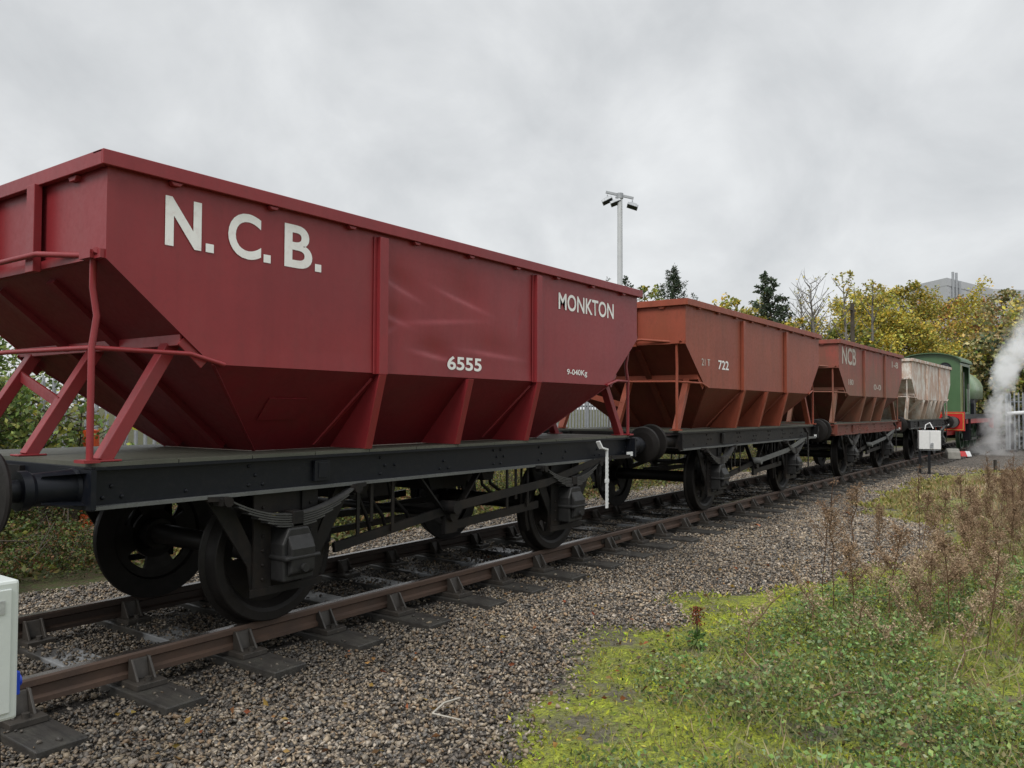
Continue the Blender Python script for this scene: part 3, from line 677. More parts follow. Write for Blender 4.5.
    for s in (-1, 1):
        mb = MB(); mb.bx(1.75, 5.15, s * .86, s * .89, .295, .385); P('coupling_rod', mb, STEEL)
        mb = MB(); mb.cyl((5.6, s * .95, .62), (6.7, s * .95, .62), .25, 20); mb.bx(5.55, 6.75, s * .7, s * 1.1, .8, 1.15); P('cylinder', mb, BLACK)
        mb = MB(); mb.bx(1.3, 1.32, s * .95, s * 1.16, .35, 1.16); mb.bx(1.58, 1.6, s * .95, s * 1.16, .35, 1.16); mb.bx(1.3, 1.6, s * .98, s * 1.2, .35, .375); mb.bx(1.3, 1.6, s * .98, s * 1.2, .75, .775); P('cab_step', mb, BLACK)
        mb = MB(); mb.bx(2.7, 3.2, s * .75, s * 1.12, 1.335, 1.75); mb.prism([(2.7, 1.751), (3.2, 1.751), (3.1, 1.9), (2.8, 1.9)], 1, s * .78, s * 1.1); P('sand_box', mb, BLACK)
        mb = MB(); mb.bar((7.0, s * 1.1, .75), (7.75, s * 1.1, .60), .03, .04); mb.bx(7.6, 7.85, s * 1.0, s * 1.2, .56, .585); mb.bar((7.8, s * 1.18, .58), (7.8, s * 1.18, 1.25), .03, .03); P('shunter_step', mb, BLACK)
    return L
make_loco(33.6)

# ------------------------------------------------------------------ steam
def make_steam():
    t = NT('steam'); t.t.nodes.remove(t.b)
    SX, SY, SZ = 36.5, 3.3, -.3
    t.co = t.mapping((1, 1, 1), (-SX, -SY, -SZ)); x, y, z = t.sep()
    nz = t.n('ShaderNodeTexNoise'); nz.inputs['Scale'].default_value = 1.15; nz.inputs['Detail'].default_value = 6; nz.inputs['Roughness'].default_value = .62; t.l(t.co, nz.inputs['Vector'])
    nc = t.sep(nz.outputs['Color'])
    # axis drifts with height
    zz = t.math('MULTIPLY', z, .2)
    dx = t.math('SUBTRACT', t.math('ADD', x, t.math('MULTIPLY', t.math('SUBTRACT', nc[0], .5), 1.9)), t.math('MULTIPLY', t.math('MULTIPLY', zz, zz), .9))
    dy = t.math('ADD', t.math('ADD', y, t.math('MULTIPLY', t.math('SUBTRACT', nc[1], .5), 1.9)), t.math('MULTIPLY', t.math('MULTIPLY', zz, zz), 1.2))
    d = t.math('SQRT', t.math('ADD', t.math('MULTIPLY', dx, dx), t.math('MULTIPLY', dy, dy)))
    # radius: wide near ground, pinched, widening
    rz = t.ramp(t.math('MULTIPLY', z, 1 / 7.0), [(0, 1.0), (.16, .62), (.3, .36), (.45, .5), (.7, .62), (1, .75)])
    rr = t.math('MULTIPLY', rz, 1.0)
    f = t.math('SUBTRACT', 1, t.math('DIVIDE', d, rr), clamp=True)
    top = t.ramp(t.math('MULTIPLY', z, 1 / 7.0), [(0, .10), (.2, .32), (.38, 1), (.55, .42), (.78, .14), (1, 0)])
    n2 = t.ramp(t.noise(1.6, 5), [(.35, .15), (.65, 1)])
    den = t.math('MULTIPLY', t.math('MULTIPLY', t.math('MULTIPLY', f, top), n2), 17.0)
    v = t.n('ShaderNodeVolumePrincipled'); v.inputs['Color'].default_value = (.995, .996, .998, 1); v.inputs['Anisotropy'].default_value = .2
    t.l(den, v.inputs['Density']); t.l(v.outputs[0], t.out.inputs['Volume'])
    mb = MB(); rings = [(-.0, 1.7), (1.4, 1.3), (3, 1.2), (5, 1.5), (7, 1.8)]; n = 16; v0 = []
    for z, r in rings:
        cx = .9 * (z * .2) ** 2; cy = -1.2 * (z * .2) ** 2
        v0 += [(SX + cx + r * math.cos(2 * PI * k / n), SY + cy + r * math.sin(2 * PI * k / n), SZ + z) for k in range(n)]
    mb.add(v0, [(i * n + k, i * n + (k + 1) % n, (i + 1) * n + (k + 1) % n, (i + 1) * n + k) for i in range(len(rings) - 1) for k in range(n)]); mb.add(v0[:n], [tuple(range(n))]); mb.add(v0[-n:], [tuple(range(n))])
    o = obj('steam_cloud', mb, t.m)
    tag(o, 'white cloud of steam billowing up beside the green engine', 'steam')
make_steam()

# ------------------------------------------------------------------ ground
def make_ground():
    gx = np.concatenate([[-4000, -400, -60, -15, -4], np.arange(0, 32, .16), np.arange(32, 70, 1.0), [80, 110, 200, 600, 4000]])
    gy = np.concatenate([[-4000, -400, -60, -15], np.arange(-6, 9, .16), np.arange(9, 24, 1.0), [30, 60, 200, 600, 4000]])
    X, Y = np.meshgrid(gx, gy, indexing='ij')
    m = mossf(X, Y)
    near = (X > -3) & (X < 70) & (Y > -10) & (Y < 20)
    yct = YC0 - KC * np.maximum(0, X - 13) ** 2
    Z = np.full_like(X, GZ - .035)
    Z = Z + np.where(near, (fbm(X * 1.1, Y * 1.1) - .5) * .05, 0)
    verge = np.clip(m / .5, 0, 1)
    Z = Z + np.where(near & (X < 26), verge * (.03 + .10 * np.clip((m - .4) / 2, 0, 1) * fbm(X * .5, Y * .5)), 0)
    sh = np.clip((np.abs(Y - yct) - 1.3) / .6, 0, 1)
    Z = Z - np.where(near, .0 * sh, 0)
    far = np.clip((Y - yct - 2.1) / .7 + (fbm(X * 1.5, Y * 1.5) - .5) * 1.2, 0, 1)      # leaf litter behind the track
    fade = np.clip((29 - X) / 4, 0, 1)
    mo = np.clip(m / .35, 0, 1) * fade * (Y < yct) * (X > -4)
    bare = np.clip((fbm(X * 1.6 + 9, Y * 1.6) - .5) * 6, 0, 1) * np.clip(1.6 - m, 0, 1)
    tr = np.clip(1 - (np.abs(Y - yct) - .75) / .7, 0, 1)
    V = np.stack([X, Y, Z], -1).reshape(-1, 3); a, b = X.shape; idx = np.arange(a * b).reshape(a, b)
    F = np.stack([idx[:-1, :-1], idx[1:, :-1], idx[1:, 1:], idx[:-1, 1:]], -1).reshape(-1, 4)
    # material: attribute r = moss, g = litter, b = oily track
    t = NT('track side ground'); at_ = t.n('ShaderNodeAttribute'); at_.attribute_name = 'col'
    s3 = t.n('ShaderNodeSeparateColor'); t.l(at_.outputs['Color'], s3.inputs[0])
    n1 = t.noise(3, 6); n2 = t.noise(14, 5); n3 = t.noise(60, 3)
    vor = t.n('ShaderNodeTexVoronoi'); vor.inputs['Scale'].default_value = 24; t.l(t.co, vor.inputs['Vector'])
    sep = t.n('ShaderNodeSeparateColor'); t.l(vor.outputs['Color'], sep.inputs[0])
    st = t.ramp(sep.outputs[0], [(0, (.055, .048, .042)), (.3, (.13, .115, .10)), (.6, (.20, .17, .14)), (1, (.32, .29, .25))])
    st = t.mix(t.math('MULTIPLY', t.ramp(vor.outputs['Distance'], [(.3, 0), (.8, 1)]), .85), st, (.03, .027, .024))
    st = t.mix(t.math('MULTIPLY', s3.outputs[2], .75), st, (.025, .022, .02))
    moss = t.mix(t.ramp(n2, [(.38, 0), (.62, 1)]), (.38, .42, .045), (.18, .21, .04))
    moss = t.mix(t.ramp(n3, [(.45, 0), (.75, 1)]), moss, (.07, .075, .03))
    dirt = t.mix(t.ramp(n2, [(.35, 0), (.65, 1)]), (.10, .09, .068), (.17, .155, .11))
    moss = t.mix(t.math('MULTIPLY', t.math('MULTIPLY', t.math('SUBTRACT', t.sep()[0], 9.5), .2, clamp=True), .65), moss, (.25, .22, .10))
    moss = t.mix(t.ramp(n1, [(.485, 0), (.64, 1)]), moss, dirt)
    lit = t.mix(t.ramp(n2, [(.35, 0), (.65, 1)]), (.07, .05, .03), (.055, .075, .02))
    mk = t.math('ADD', s3.outputs[0], t.math('MULTIPLY', t.math('SUBTRACT', n2, .5), 1.2))
    c = t.mix(t.ramp(mk, [(.35, 0), (.65, 1)]), st, moss)
    c = t.mix(t.ramp(t.math('ADD', s3.outputs[1], t.math('MULTIPLY', t.math('SUBTRACT', n2, .5), .8)), [(.35, 0), (.65, 1)]), c, lit)
    t.set(c, .85, spec=.25)
    t.bump(t.math('ADD', vor.outputs['Distance'], n3), .9, .03)
    o = npmesh('ground', V, F, t.m, np.stack([mo * (1 - bare * .4), far, tr * .9], -1).reshape(-1, 3)); o['kind'] = 'structure'
    return o
make_ground()

# ------------------------------------------------------------------ ballast stones
def hulls(n):
    out = []
    for k in range(n):
        bm = bmesh.new()
        for i in range(9):
            p = Vector(RNG.normal(size=3)).normalized() * random.uniform(.75, 1.1); bm.verts.new((p.x, p.y * random.uniform(.65, .95), p.z * .6))
        r = bmesh.ops.convex_hull(bm, input=bm.verts)
        bmesh.ops.delete(bm, geom=[v for v in bm.verts if not v.link_faces], context='VERTS'); bmesh.ops.triangulate(bm, faces=bm.faces)
        bm.verts.ensure_lookup_table(); bm.verts.index_update()
        out.append((np.array([v.co[:] for v in bm.verts]), np.array([[v.index for v in f.verts] for f in bm.faces]))); bm.free()
    return out
HULL = hulls(10)
def rotmats(n):
    q = RNG.normal(size=(n, 4)); q /= np.linalg.norm(q, axis=1)[:, None]; w, x, y, z = q.T
    return np.stack([np.stack([1 - 2 * (y * y + z * z), 2 * (x * y - z * w), 2 * (x * z + y * w)], -1), np.stack([2 * (x * y + z * w), 1 - 2 * (x * x + z * z), 2 * (y * z - x * w)], -1), np.stack([2 * (x * z - y * w), 2 * (y * z + x * w), 1 - 2 * (x * x + y * y)], -1)], 1)
def scatter_stones(name, P, S, C, mat):
    VV = []; FF = []; CC = []; off = 0
    grp = RNG.integers(0, len(HULL), len(P))
    for g, (hv, hf) in enumerate(HULL):
        m = grp == g; n = m.sum()
        if not n: continue
        Rm = rotmats(n); v = np.einsum('nij,kj->nki', Rm, hv) * S[m][:, None, None]; v[..., 2] *= .8
        v = v + P[m][:, None, :]
        VV.append(v.reshape(-1, 3)); FF.append((hf[None] + (np.arange(n) * len(hv))[:, None, None]).reshape(-1, 3) + off); off += n * len(hv)
        CC.append(np.repeat(C[m], len(hv), 0))
    return npmesh(name, np.concatenate(VV), np.concatenate(FF), mat, np.concatenate(CC))
def make_ballast():
    n = 340000
    # density falls away from the camera
    u = RNG.random(n); X = .6 + 27 * u ** 1.9; Y = RNG.uniform(1.4, 8.2, n)
    yct = YC0 - KC * np.maximum(0, X - 13) ** 2
    m = mossf(X, Y); off = Y - yct
    near = off < -1.2
    keep = (m < .12 + .25 * RNG.random(n) ** 3) & (off < 2.25 + .5 * fbm(X, Y)) & ~((np.abs(np.abs(off) - GH) < .05))
    # thin out hidden ones beneath wagons a little, and inside the verge edge
    keep &= near | (RNG.random(n) < .8)
    # skip sleeper tops
    ph = ((X - .56 + .356) % .712) - .356
    ontop = (np.abs(ph) < .135) & (np.abs(off) < 1.26)
    keep &= ~(ontop & (RNG.random(n) < np.where(np.abs(off) < .6, .55 + .4 * (fbm(X * 1.4, Y * 1.4) > .5), .97)))
    # clean gap in view of thinly stoned patch
    X, Y, off, ontop, near = X[keep], Y[keep], off[keep], ontop[keep], near[keep]
    k = len(X); D = np.hypot(X, Y)
    S = RNG.uniform(.010, .0245, k) * (1 + .45 * (RNG.random(k) > .9)) * np.clip(D / 9, 1, 1.7)
    Z = GZ - .012 + RNG.uniform(-.014, .012, k) + (fbm(X * 1.1, Y * 1.1) - .5) * .05
    Z = np.where(ontop, -.18, Z)
    pal = np.array([(.30, .25, .185), (.22, .185, .15), (.36, .32, .265), (.15, .135, .12), (.09, .085, .08), (.26, .19, .125), (.20, .195, .185), (.055, .052, .05), (.42, .38, .33)])
    C = pal[RNG.choice(9, k, p=[.17, .17, .11, .15, .12, .07, .11, .06, .04])] * RNG.uniform(.6, 1.25, (k, 1)) * np.array([1.2, 1.14, 1.06])
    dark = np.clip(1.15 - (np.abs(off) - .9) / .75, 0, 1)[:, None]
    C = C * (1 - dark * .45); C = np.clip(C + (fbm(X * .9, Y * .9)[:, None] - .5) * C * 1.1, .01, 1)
    t = NT('crushed stone'); a = t.n('ShaderNodeAttribute'); a.attribute_name = 'col'; nn = t.noise(60, 3)
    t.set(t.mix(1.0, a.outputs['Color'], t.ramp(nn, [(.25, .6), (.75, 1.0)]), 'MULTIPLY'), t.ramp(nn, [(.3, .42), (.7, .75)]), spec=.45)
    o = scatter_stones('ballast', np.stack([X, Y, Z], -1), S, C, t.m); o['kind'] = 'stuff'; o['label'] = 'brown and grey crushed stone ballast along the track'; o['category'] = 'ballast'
make_ballast()

# ------------------------------------------------------------------ vegetation helpers
def leaf_cloud(P, size, C, aspect=.6, tilt=1.0, bend=.25, up=.0):
    """diamond leaves (two quads folded) at P; returns V,F,C"""
    n = len(P); d = RNG.normal(size=(n, 3)); d[:, 2] = d[:, 2] * tilt + up; d /= np.linalg.norm(d, axis=1)[:, None]
    r = RNG.normal(size=(n, 3)); s = np.cross(d, r); s /= np.linalg.norm(s, axis=1)[:, None] + 1e-9; nr = np.cross(d, s)
    sz = np.asarray(size).reshape(-1, 1) * np.ones((n, 1))
    a = P; tip = P + d * sz; mid = P + d * sz * .5 - nr * sz * bend * .3
    l = P + d * sz * .48 + s * sz * aspect * .5 + nr * sz * bend * .3; rr = P + d * sz * .48 - s * sz * aspect * .5 + nr * sz * bend * .3
    V = np.stack([a, l, tip, rr], 1).reshape(-1, 3)
    F = np.array([[0, 1, 2], [0, 2, 3]])[None] + (np.arange(n) * 4)[:, None, None]
    return V, F.reshape(-1, 3), np.repeat(C, 4, 0)
def vary(base, n, amt=.3, hue=.12):
    base = np.asarray(base); c = base[RNG.integers(0, len(base), n)] * RNG.uniform(1 - amt, 1 + amt, (n, 1)) * RNG.uniform(1 - hue, 1 + hue, (n, 3)); return np.clip(c, .003, 1)
LEAF = attr_mat('leaf tissue', .55, .35, .25, .15, 6)
GRASSM = attr_mat('grass tissue', .7, .2, .2, .15, 6)
DRY = attr_mat('dry stem tissue', .85, .1, .12, .2, 10)
BARK = simple('bark', (.075, .06, .045), .9, .4, 6)
BARKG = simple('pale bark', (.20, .185, .165), .85, .5, 5)

def ground_z(x, y):
    m = mossf(x, y); v = np.clip(m / .5, 0, 1)
    return GZ - .035 + (fbm(np.asarray(x) * 1.1, np.asarray(y) * 1.1) - .5) * .05 + v * (.03 + .10 * np.clip((m - .4) / 2, 0, 1) * fbm(np.asarray(x) * .5, np.asarray(y) * .5))

# ---- verge ground cover
def make_verge():
    # moss / short blades
    n = 120000; u = RNG.random(n); X = 1.8 + 24 * u ** 1.7; Y = RNG.uniform(-3.5, 4.2, n); m = mossf(X, Y)
    pat = fbm(X * 2.3 + 3, Y * 2.3)
    k = (m > .02) & (pat > .385 + .10 * np.exp(-m)) & (X < 27); X, Y, m = X[k], Y[k], m[k]; D = np.hypot(X, Y)
    P = np.stack([X, Y, ground_z(X, Y)], -1)
    gold = np.clip((X - 9.5) / 4, 0, 1) * np.clip(.45 + m / 1.5, 0, 1)
    C = vary([(.42, .47, .05), (.32, .38, .05), (.42, .40, .08), (.19, .23, .05), (.2, .17, .08)], len(P), .3) * (1 - gold[:, None]) + vary([(.36, .28, .13), (.28, .22, .10), (.22, .22, .07)], len(P), .25) * gold[:, None]
    V, F, C = leaf_cloud(P, RNG.uniform(.018, .045, len(P)) * np.clip(D / 6, 1, 3), C * 1.0, .35, .5, .2, .7)
    o = npmesh('moss', V, F, GRASSM, C); tag(o, 'bright yellow green moss and short grass spreading over the dirt', 'moss', kind='stuff')
    # broad leaves
    n = 400000; u = RNG.random(n); X = 2.2 + 13 * u ** 1.5; Y = RNG.uniform(-3.0, 2.6, n); m = mossf(X, Y)
    pat = fbm(X * 1.8 + 30, Y * 1.8 + 4); dens = np.clip((m - .45) / 1.2, 0, 1)
    k = (m > .12) & (RNG.random(n) < dens * np.clip((pat - .40) * 6, 0.05, 1)); X, Y, m, pat = X[k], Y[k], m[k], pat[k]
    hh = np.clip((m - .3) / 1.2, .05, 1) * np.clip((pat - .3) * 3, .1, 1); hz = RNG.random(len(X)) ** 1.2 * .34 * hh
    P = np.stack([X, Y, ground_z(X, Y) + hz * .8 + .005], -1)
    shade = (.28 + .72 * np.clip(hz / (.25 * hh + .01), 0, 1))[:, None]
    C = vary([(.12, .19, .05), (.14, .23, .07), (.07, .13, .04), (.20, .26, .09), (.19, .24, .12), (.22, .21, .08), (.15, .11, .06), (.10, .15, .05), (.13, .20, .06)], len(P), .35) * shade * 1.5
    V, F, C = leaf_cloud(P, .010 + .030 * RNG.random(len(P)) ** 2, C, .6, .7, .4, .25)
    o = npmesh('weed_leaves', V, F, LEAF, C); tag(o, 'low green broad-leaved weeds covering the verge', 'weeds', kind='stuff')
    # grass blades green + golden
    n = 110000; u = RNG.random(n); X = 2.2 + 24 * u ** 1.5; Y = RNG.uniform(-4, 3.6, n); m = mossf(X, Y); pat = fbm(X * 1.2 + 70, Y * 1.2)
    k = (m > .45) & (X < 27) & (RNG.random(n) < np.clip((pat - .38) * 5, 0, 1)); X, Y, m = X[k], Y[k], m[k]; D = np.hypot(X, Y)
    P = np.stack([X, Y, ground_z(X, Y)], -1); gold = np.clip((X - 7.5) / 6, .12, 1)[:, None] * np.clip((m - .3) / 1.2, 0, 1)[:, None]
    C = vary([(.22, .30, .07), (.32, .35, .12), (.4, .33, .19)], len(P), .3) * (1 - gold) + vary([(.50, .39, .23), (.38, .29, .16), (.58, .48, .31)], len(P), .25) * gold
    V, F, C = leaf_cloud(P, RNG.uniform(.05, .17, len(P)) * np.clip(m / 1.2, .4, 1.3), C * .85, .045 * np.clip(np.hypot(X, Y) / 6, 1, 3)[:, None], .7, .02, 1.1)
    # blades widen with distance so that they stay visible
    o = npmesh('rough_grass', V, F, GRASSM, C); tag(o, 'rough green and straw coloured grass on the verge', 'grass', kind='stuff')
make_verge()
def make_litter():
    n = 420; X = 2 + 12 * RNG.random(n) ** 1.4; Y = edge(X) + RNG.normal(size=n) * 1.1 + .3; k = (Y < YC0 - 1.0) | (np.abs(Y - YC0) < .55); X, Y = X[k], Y[k]
    P = np.stack([X, Y, np.where(mossf(X, Y) > .1, ground_z(X, Y) + .03, GZ + .012)], -1)
    V, F, C = leaf_cloud(P, RNG.uniform(.025, .055, len(X)), vary([(.22, .12, .05), (.30, .2, .06), (.14, .08, .04), (.25, .09, .04)], len(X), .3), .6, .25, .5)
    tag(npmesh('leaf_litter', V, F, DRY, C), 'small brown and orange fallen leaves scattered over the stones', 'leaf litter', kind='stuff')
make_litter()

# ---- tall dead stalks
def stalk_mesh(seed, h, dense, fc=(.46, .35, .235), sc_=(.27, .18, .11)):
    rg = np.random.default_rng(seed); V = []; F = []; C = []; off = 0
    def stem(p0, p1, r, c):
        nonlocal off
        p0 = np.array(p0); p1 = np.array(p1); d = (p1 - p0) / np.linalg.norm(p1 - p0); s = np.cross(d, [.3, .8, .1]); s /= np.linalg.norm(s); t = np.cross(d, s)
        ring = [s, -.5 * s + .87 * t, -.5 * s - .87 * t]
        V.extend([p0 + q * r for q in ring] + [p1 + q * r * .6 for q in ring])
        for k in range(3): a, b = k, (k + 1) % 3; F.extend([(off + a, off + b, off + 3 + b), (off + a, off + 3 + b, off + 3 + a)])
        C.extend([c] * 6); off += 6
    def fluff(p, n, sz, c):
        nonlocal off
        P = np.array(p) + rg.normal(size=(n, 3)) * sz * .8
        d = rg.normal(size=(n, 3)); d /= np.linalg.norm(d, axis=1)[:, None]; e = np.cross(d, rg.normal(size=(n, 3))); e /= np.linalg.norm(e, axis=1)[:, None]
        L = rg.uniform(.006, .02, (n, 1)); W = L * .35
        for i in range(n):
            V.extend([P[i], P[i] + d[i] * L[i] + e[i] * W[i], P[i] + d[i] * L[i] - e[i] * W[i]]); F.append((off, off + 1, off + 2)); C.extend([np.array(c) * rg.uniform(.6, 1.3)] * 3); off += 3
    base = np.array([0, 0, 0.]); lean = rg.normal(size=2) * .14 * h; pts = [base]
    for k in range(1, 7): q = k / 6; pts.append(np.array([lean[0] * q * q, lean[1] * q * q, h * q]) + rg.normal(size=3) * .008)
    for a, b in zip(pts[:-1], pts[1:]): stem(a, b, .0055, sc_)
    for k in range(int(16 * dense)):
        q = rg.uniform(.42, 1); i = min(5, int(q * 6)); p = pts[i] + (pts[i + 1] - pts[i]) * (q * 6 - i)
        an = rg.uniform(0, 2 * PI); ln = (1.12 - q) * .30 * h + .03; e = p + np.array([math.cos(an) * ln * .6, math.sin(an) * ln * .6, ln * .75])
        stem(p, e, .0022, sc_)
        for u in np.linspace(.35, 1, 4): fluff(p + (e - p) * u, int(9 * dense), .015, fc)
    for k in range(int(10)):   # dead leaves low on the stem
        q = rg.uniform(.08, .5); p = np.array([lean[0] * q * q, lean[1] * q * q, h * q]); fluff(p + rg.normal(size=3) * .02, 3, .012, (.24, .16, .1))
    me = npmesh('dead_stalk', np.array(V), np.array(F), DRY, np.array(C)); return me
def make_stalks():
    labs = ['tall thin brown dead weed stalk with fluffy branched head', 'bushy brown dead weed stalk with dense fluffy head', 'short brown dead weed stalk with sparse seed head']
    protos = [stalk_mesh(1, 1.1, 1.0, (.25, .16, .10), (.12, .07, .045)), stalk_mesh(2, .9, 1.7, (.32, .22, .14), (.17, .10, .06)), stalk_mesh(3, .6, .9), stalk_mesh(4, 1.0, 1.4, (.28, .19, .12), (.13, .08, .05)), stalk_mesh(5, .75, 1.5)]
    lb = [labs[0], labs[1], labs[2], labs[0], labs[1]]
    used = [False] * 5; spots = []
    # hand placed in front, then a thick stand to the right
    hand = [(6.3, 1.45), (7.1, 1.5), (6.7, 1.72), (7.9, 1.85), (8.6, 1.75), (9.3, 1.95), (7.4, 1.25), (5.9, 1.62), (8.2, 1.4), (9.9, 1.6), (10.8, 1.75), (6.1, 1.15), (5.2, 1.9), (5.6, 1.05), (11.5, 1.6), (7.3, 1.95), (6.6, 1.0), (7.7, .95), (5.6, .7), (6.1, .62), (6.9, .66), (6.4, .85), (7.2, .75), (5.9, 1.35), (6.5, 1.3), (7.0, 1.1), (7.6, 1.6), (8.0, 1.15), (8.5, .9), (8.9, 1.3)]
    for p in hand: spots.append(p)
    while len(spots) < 175:
        x = random.uniform(5.8, 19); y = random.uniform(-1.6, 1.7); ln = .13 * x
        if y < (1.42 if x < 10 else 1.9) - random.random() * 1.2 and math.atan2(y, x) > .03 and float(mossf(x, y)) > .4: spots.append((x, y))
    for i, (x, y) in enumerate(spots):
        k = random.choice((0, 1, 2, 3, 4, 4, 1)); z = float(ground_z(x, y)) - .02
        if x < 6: k = 2
        o = protos[k] if not used[k] else protos[k].copy()
        if used[k]: COL.objects.link(o)
        used[k] = True; o.location = (x, y, z); s = random.uniform(.62, 1.0) * (.85 if i >= 32 else 1); o.scale = (s * random.uniform(1, 1.3),) * 2 + (s,); o.rotation_euler = (random.gauss(0, .07), random.gauss(0, .07), random.random() * 6.28)
        tag(o, lb[k] + ' standing in the rough grass', 'dead weed', 'dead weed stalks on the verge'); o.name = 'dead_stalk'
    # reddish dock seed head near the stone edge
    rg = np.random.default_rng(9); d = thing('dock_plant', 'small dock plant with rusty red seed head at the edge of the stones', 'plant', (5.35, 2.28, float(ground_z(5.35, 2.28))))
    mb = MB(); mb.tube([(0, 0, 0), (.01, 0, .15), (.0, .01, .28)], .005, 5); obj('stem', mb, BARK, d)
    n = 200; P = np.stack([rg.normal(size=n) * .022, rg.normal(size=n) * .022, rg.uniform(.17, .3, n)], -1); V, F, C = leaf_cloud(P, .018, vary([(.2, .06, .03), (.15, .05, .03)], n), .7); npmesh('seed_head', V, F, DRY, C, d)
    n = 50; P = np.stack([rg.normal(size=n) * .03, rg.normal(size=n) * .03, rg.uniform(.0, .14, n)], -1); V, F, C = leaf_cloud(P, .06, vary([(.09, .17, .04)], n), .4); npmesh('leaf', V, F, LEAF, C, d)
    # loose twigs
    tw = [((3.35, 2.95), (3.62, 2.98), (.45, .42, .36), 'bleached bent twig lying on the stones near the moss', .006), ((5.0, .95), (4.5, 1.3), (.2, .12, .07), 'brown broken stem lying in the weeds', .006), ((6.4, .62), (5.5, .72), (.42, .33, .22), 'straw coloured fallen stem in the weeds at right', .004)]
    for (a, b, c, lab, r) in tw:
        mb = MB(); za = float(ground_z(*a)) + .06; zb = float(ground_z(*b)) + .05
        if 'bleached' in lab:
            za = zb = GZ + .03; mb.tube([(a[0], a[1], za), ((a[0] + b[0]) / 2 - .0, (a[1] + b[1]) / 2 + .02, za + .01), (b[0], b[1], zb)], r, 6); mb.tube([(a[0], a[1], za), (a[0] + .0, a[1] - .2, za + .01)], r * .8, 6)
        else: mb.tube([(a[0], a[1], za), ((a[0] + b[0]) / 2, (a[1] + b[1]) / 2 + .04, (za + zb) / 2 + .05), (b[0], b[1], zb)], r, 6)
        tag(obj('twig', mb, simple('twig bark', c, .8)), lab, 'twig')
    # rusty autumn leaves on the stones
    for (x, y, lab) in ((11.4, 3.9, 'single orange fallen leaf on the stones'), (13.6, 3.2, 'dull red fallen leaf on the stones near the moss')):
        mb = MB(); q = [(0, 0), (.05, .04), (.09, .02), (.14, .06), (.12, 0), (.15, -.05), (.09, -.03), (.05, -.05)]
        mb.add([(a, b, .02 * math.sin(a * 40)) for a, b in q], [tuple(range(8))]); o = obj('fallen_leaf', mb, simple('orange leaf', (.4, .12, .04), .6)); o.location = (x, y, GZ + .03); o.rotation_euler = (.3, -.2, 1); tag(o, lab, 'leaf')
make_stalks()

# ---- undergrowth behind the track
def make_brambles():
    G = [(.055, .085, .02), (.08, .11, .022), (.04, .065, .018), (.16, .16, .025), (.11, .12, .03), (.13, .07, .03)]
    def bush(seed, rx, rz, cols, n):
        r = thing('bramble_bush', 'x', 'bush', group='brambles behind the track')
        a = RNG.random((n, 3)); th = a[:, 0] * 2 * PI; rad = np.sqrt(a[:, 1]) * rx; x = rad * np.cos(th); y = rad * np.sin(th)
        top = rz * (1 - (rad / rx) ** 2 * .7) * (.6 + .7 * fbm(x * 2 + seed * 9, y * 2 + seed)); z = top * a[:, 2] ** .45
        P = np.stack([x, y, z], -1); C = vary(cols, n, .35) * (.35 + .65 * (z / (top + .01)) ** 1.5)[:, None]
        V, F, C = leaf_cloud(P, RNG.uniform(.03, .075, n), C * 1.3, .7, .6, .4, .1); npmesh('leaf', V, F, LEAF, C, r)
        mb = MB()
        for k in range(14):
            t = random.random() * 6.28; l = rx * random.uniform(.6, 1.15); mb.tube([(0, 0, 0), (l * .4 * math.cos(t), l * .4 * math.sin(t), rz * random.uniform(.7, 1.15)), (l * math.cos(t), l * math.sin(t), rz * random.uniform(.1, .7))], .008, 4)
        obj('stem', mb, BARK, r); return r
    protos = [bush(1, 1.2, 1.0, G[:3] + G[5:], 4200), bush(2, 1.0, .75, G, 3000), bush(3, 1.3, .9, G[2:], 3400)]
    lab = ['dark green bramble bush behind the far rail', 'mixed green and yellowing bramble bush behind the far rail', 'yellow and brown tinged bramble bush behind the far rail']
    used = [0, 0, 0]
    for i in range(46):
        x = 1.2 + i * .78 + random.uniform(-.3, .3); y = 9.0 + random.uniform(-.5, 2.6)
        if i < 8: y = random.uniform(8.4, 11)
        k = random.choice((0, 0, 1)) if x < 7 else random.choice((1, 2)); s = random.uniform(.75, 1.1) * (.95 if x < 3.6 else .62)
        yy = y + yoff(x); loc = (x, yy, GZ - .05)
        if used[k]: o = dup(protos[k], loc, random.random() * 6, s)
        else: o = protos[k]; o.location = loc; o.scale = (s,) * 3; used[k] = 1
        o['label'] = lab[k]
    n = 90000; X = RNG.uniform(1.0, 34, n); yct = YC0 - KC * np.maximum(0, X - 13) ** 2; Y = yct + 2.1 + RNG.random(n) ** .8 * 7
    pat = fbm(X * 1.1, Y * 1.1); k = pat > .42 - .12 * (Y - yct > 3); X, Y = X[k], Y[k]; m = len(X)
    P = np.stack([X, Y, GZ - .03 + RNG.random(m) ** 1.5 * .22 * np.clip((Y - (YC0 + 1.6)) / 2, .05, 1)], -1)
    C = vary([(.10, .115, .025), (.2, .2, .04), (.07, .09, .02), (.16, .08, .035), (.22, .16, .06)], m, .35); V, F, C = leaf_cloud(P, RNG.uniform(.05, .13, m), C, .4, .6, .3, .4)
    o = npmesh('undergrowth', V, F, LEAF, C); tag(o, 'weeds and fallen leaves on the ground behind the train', 'undergrowth', kind='stuff')
make_brambles()

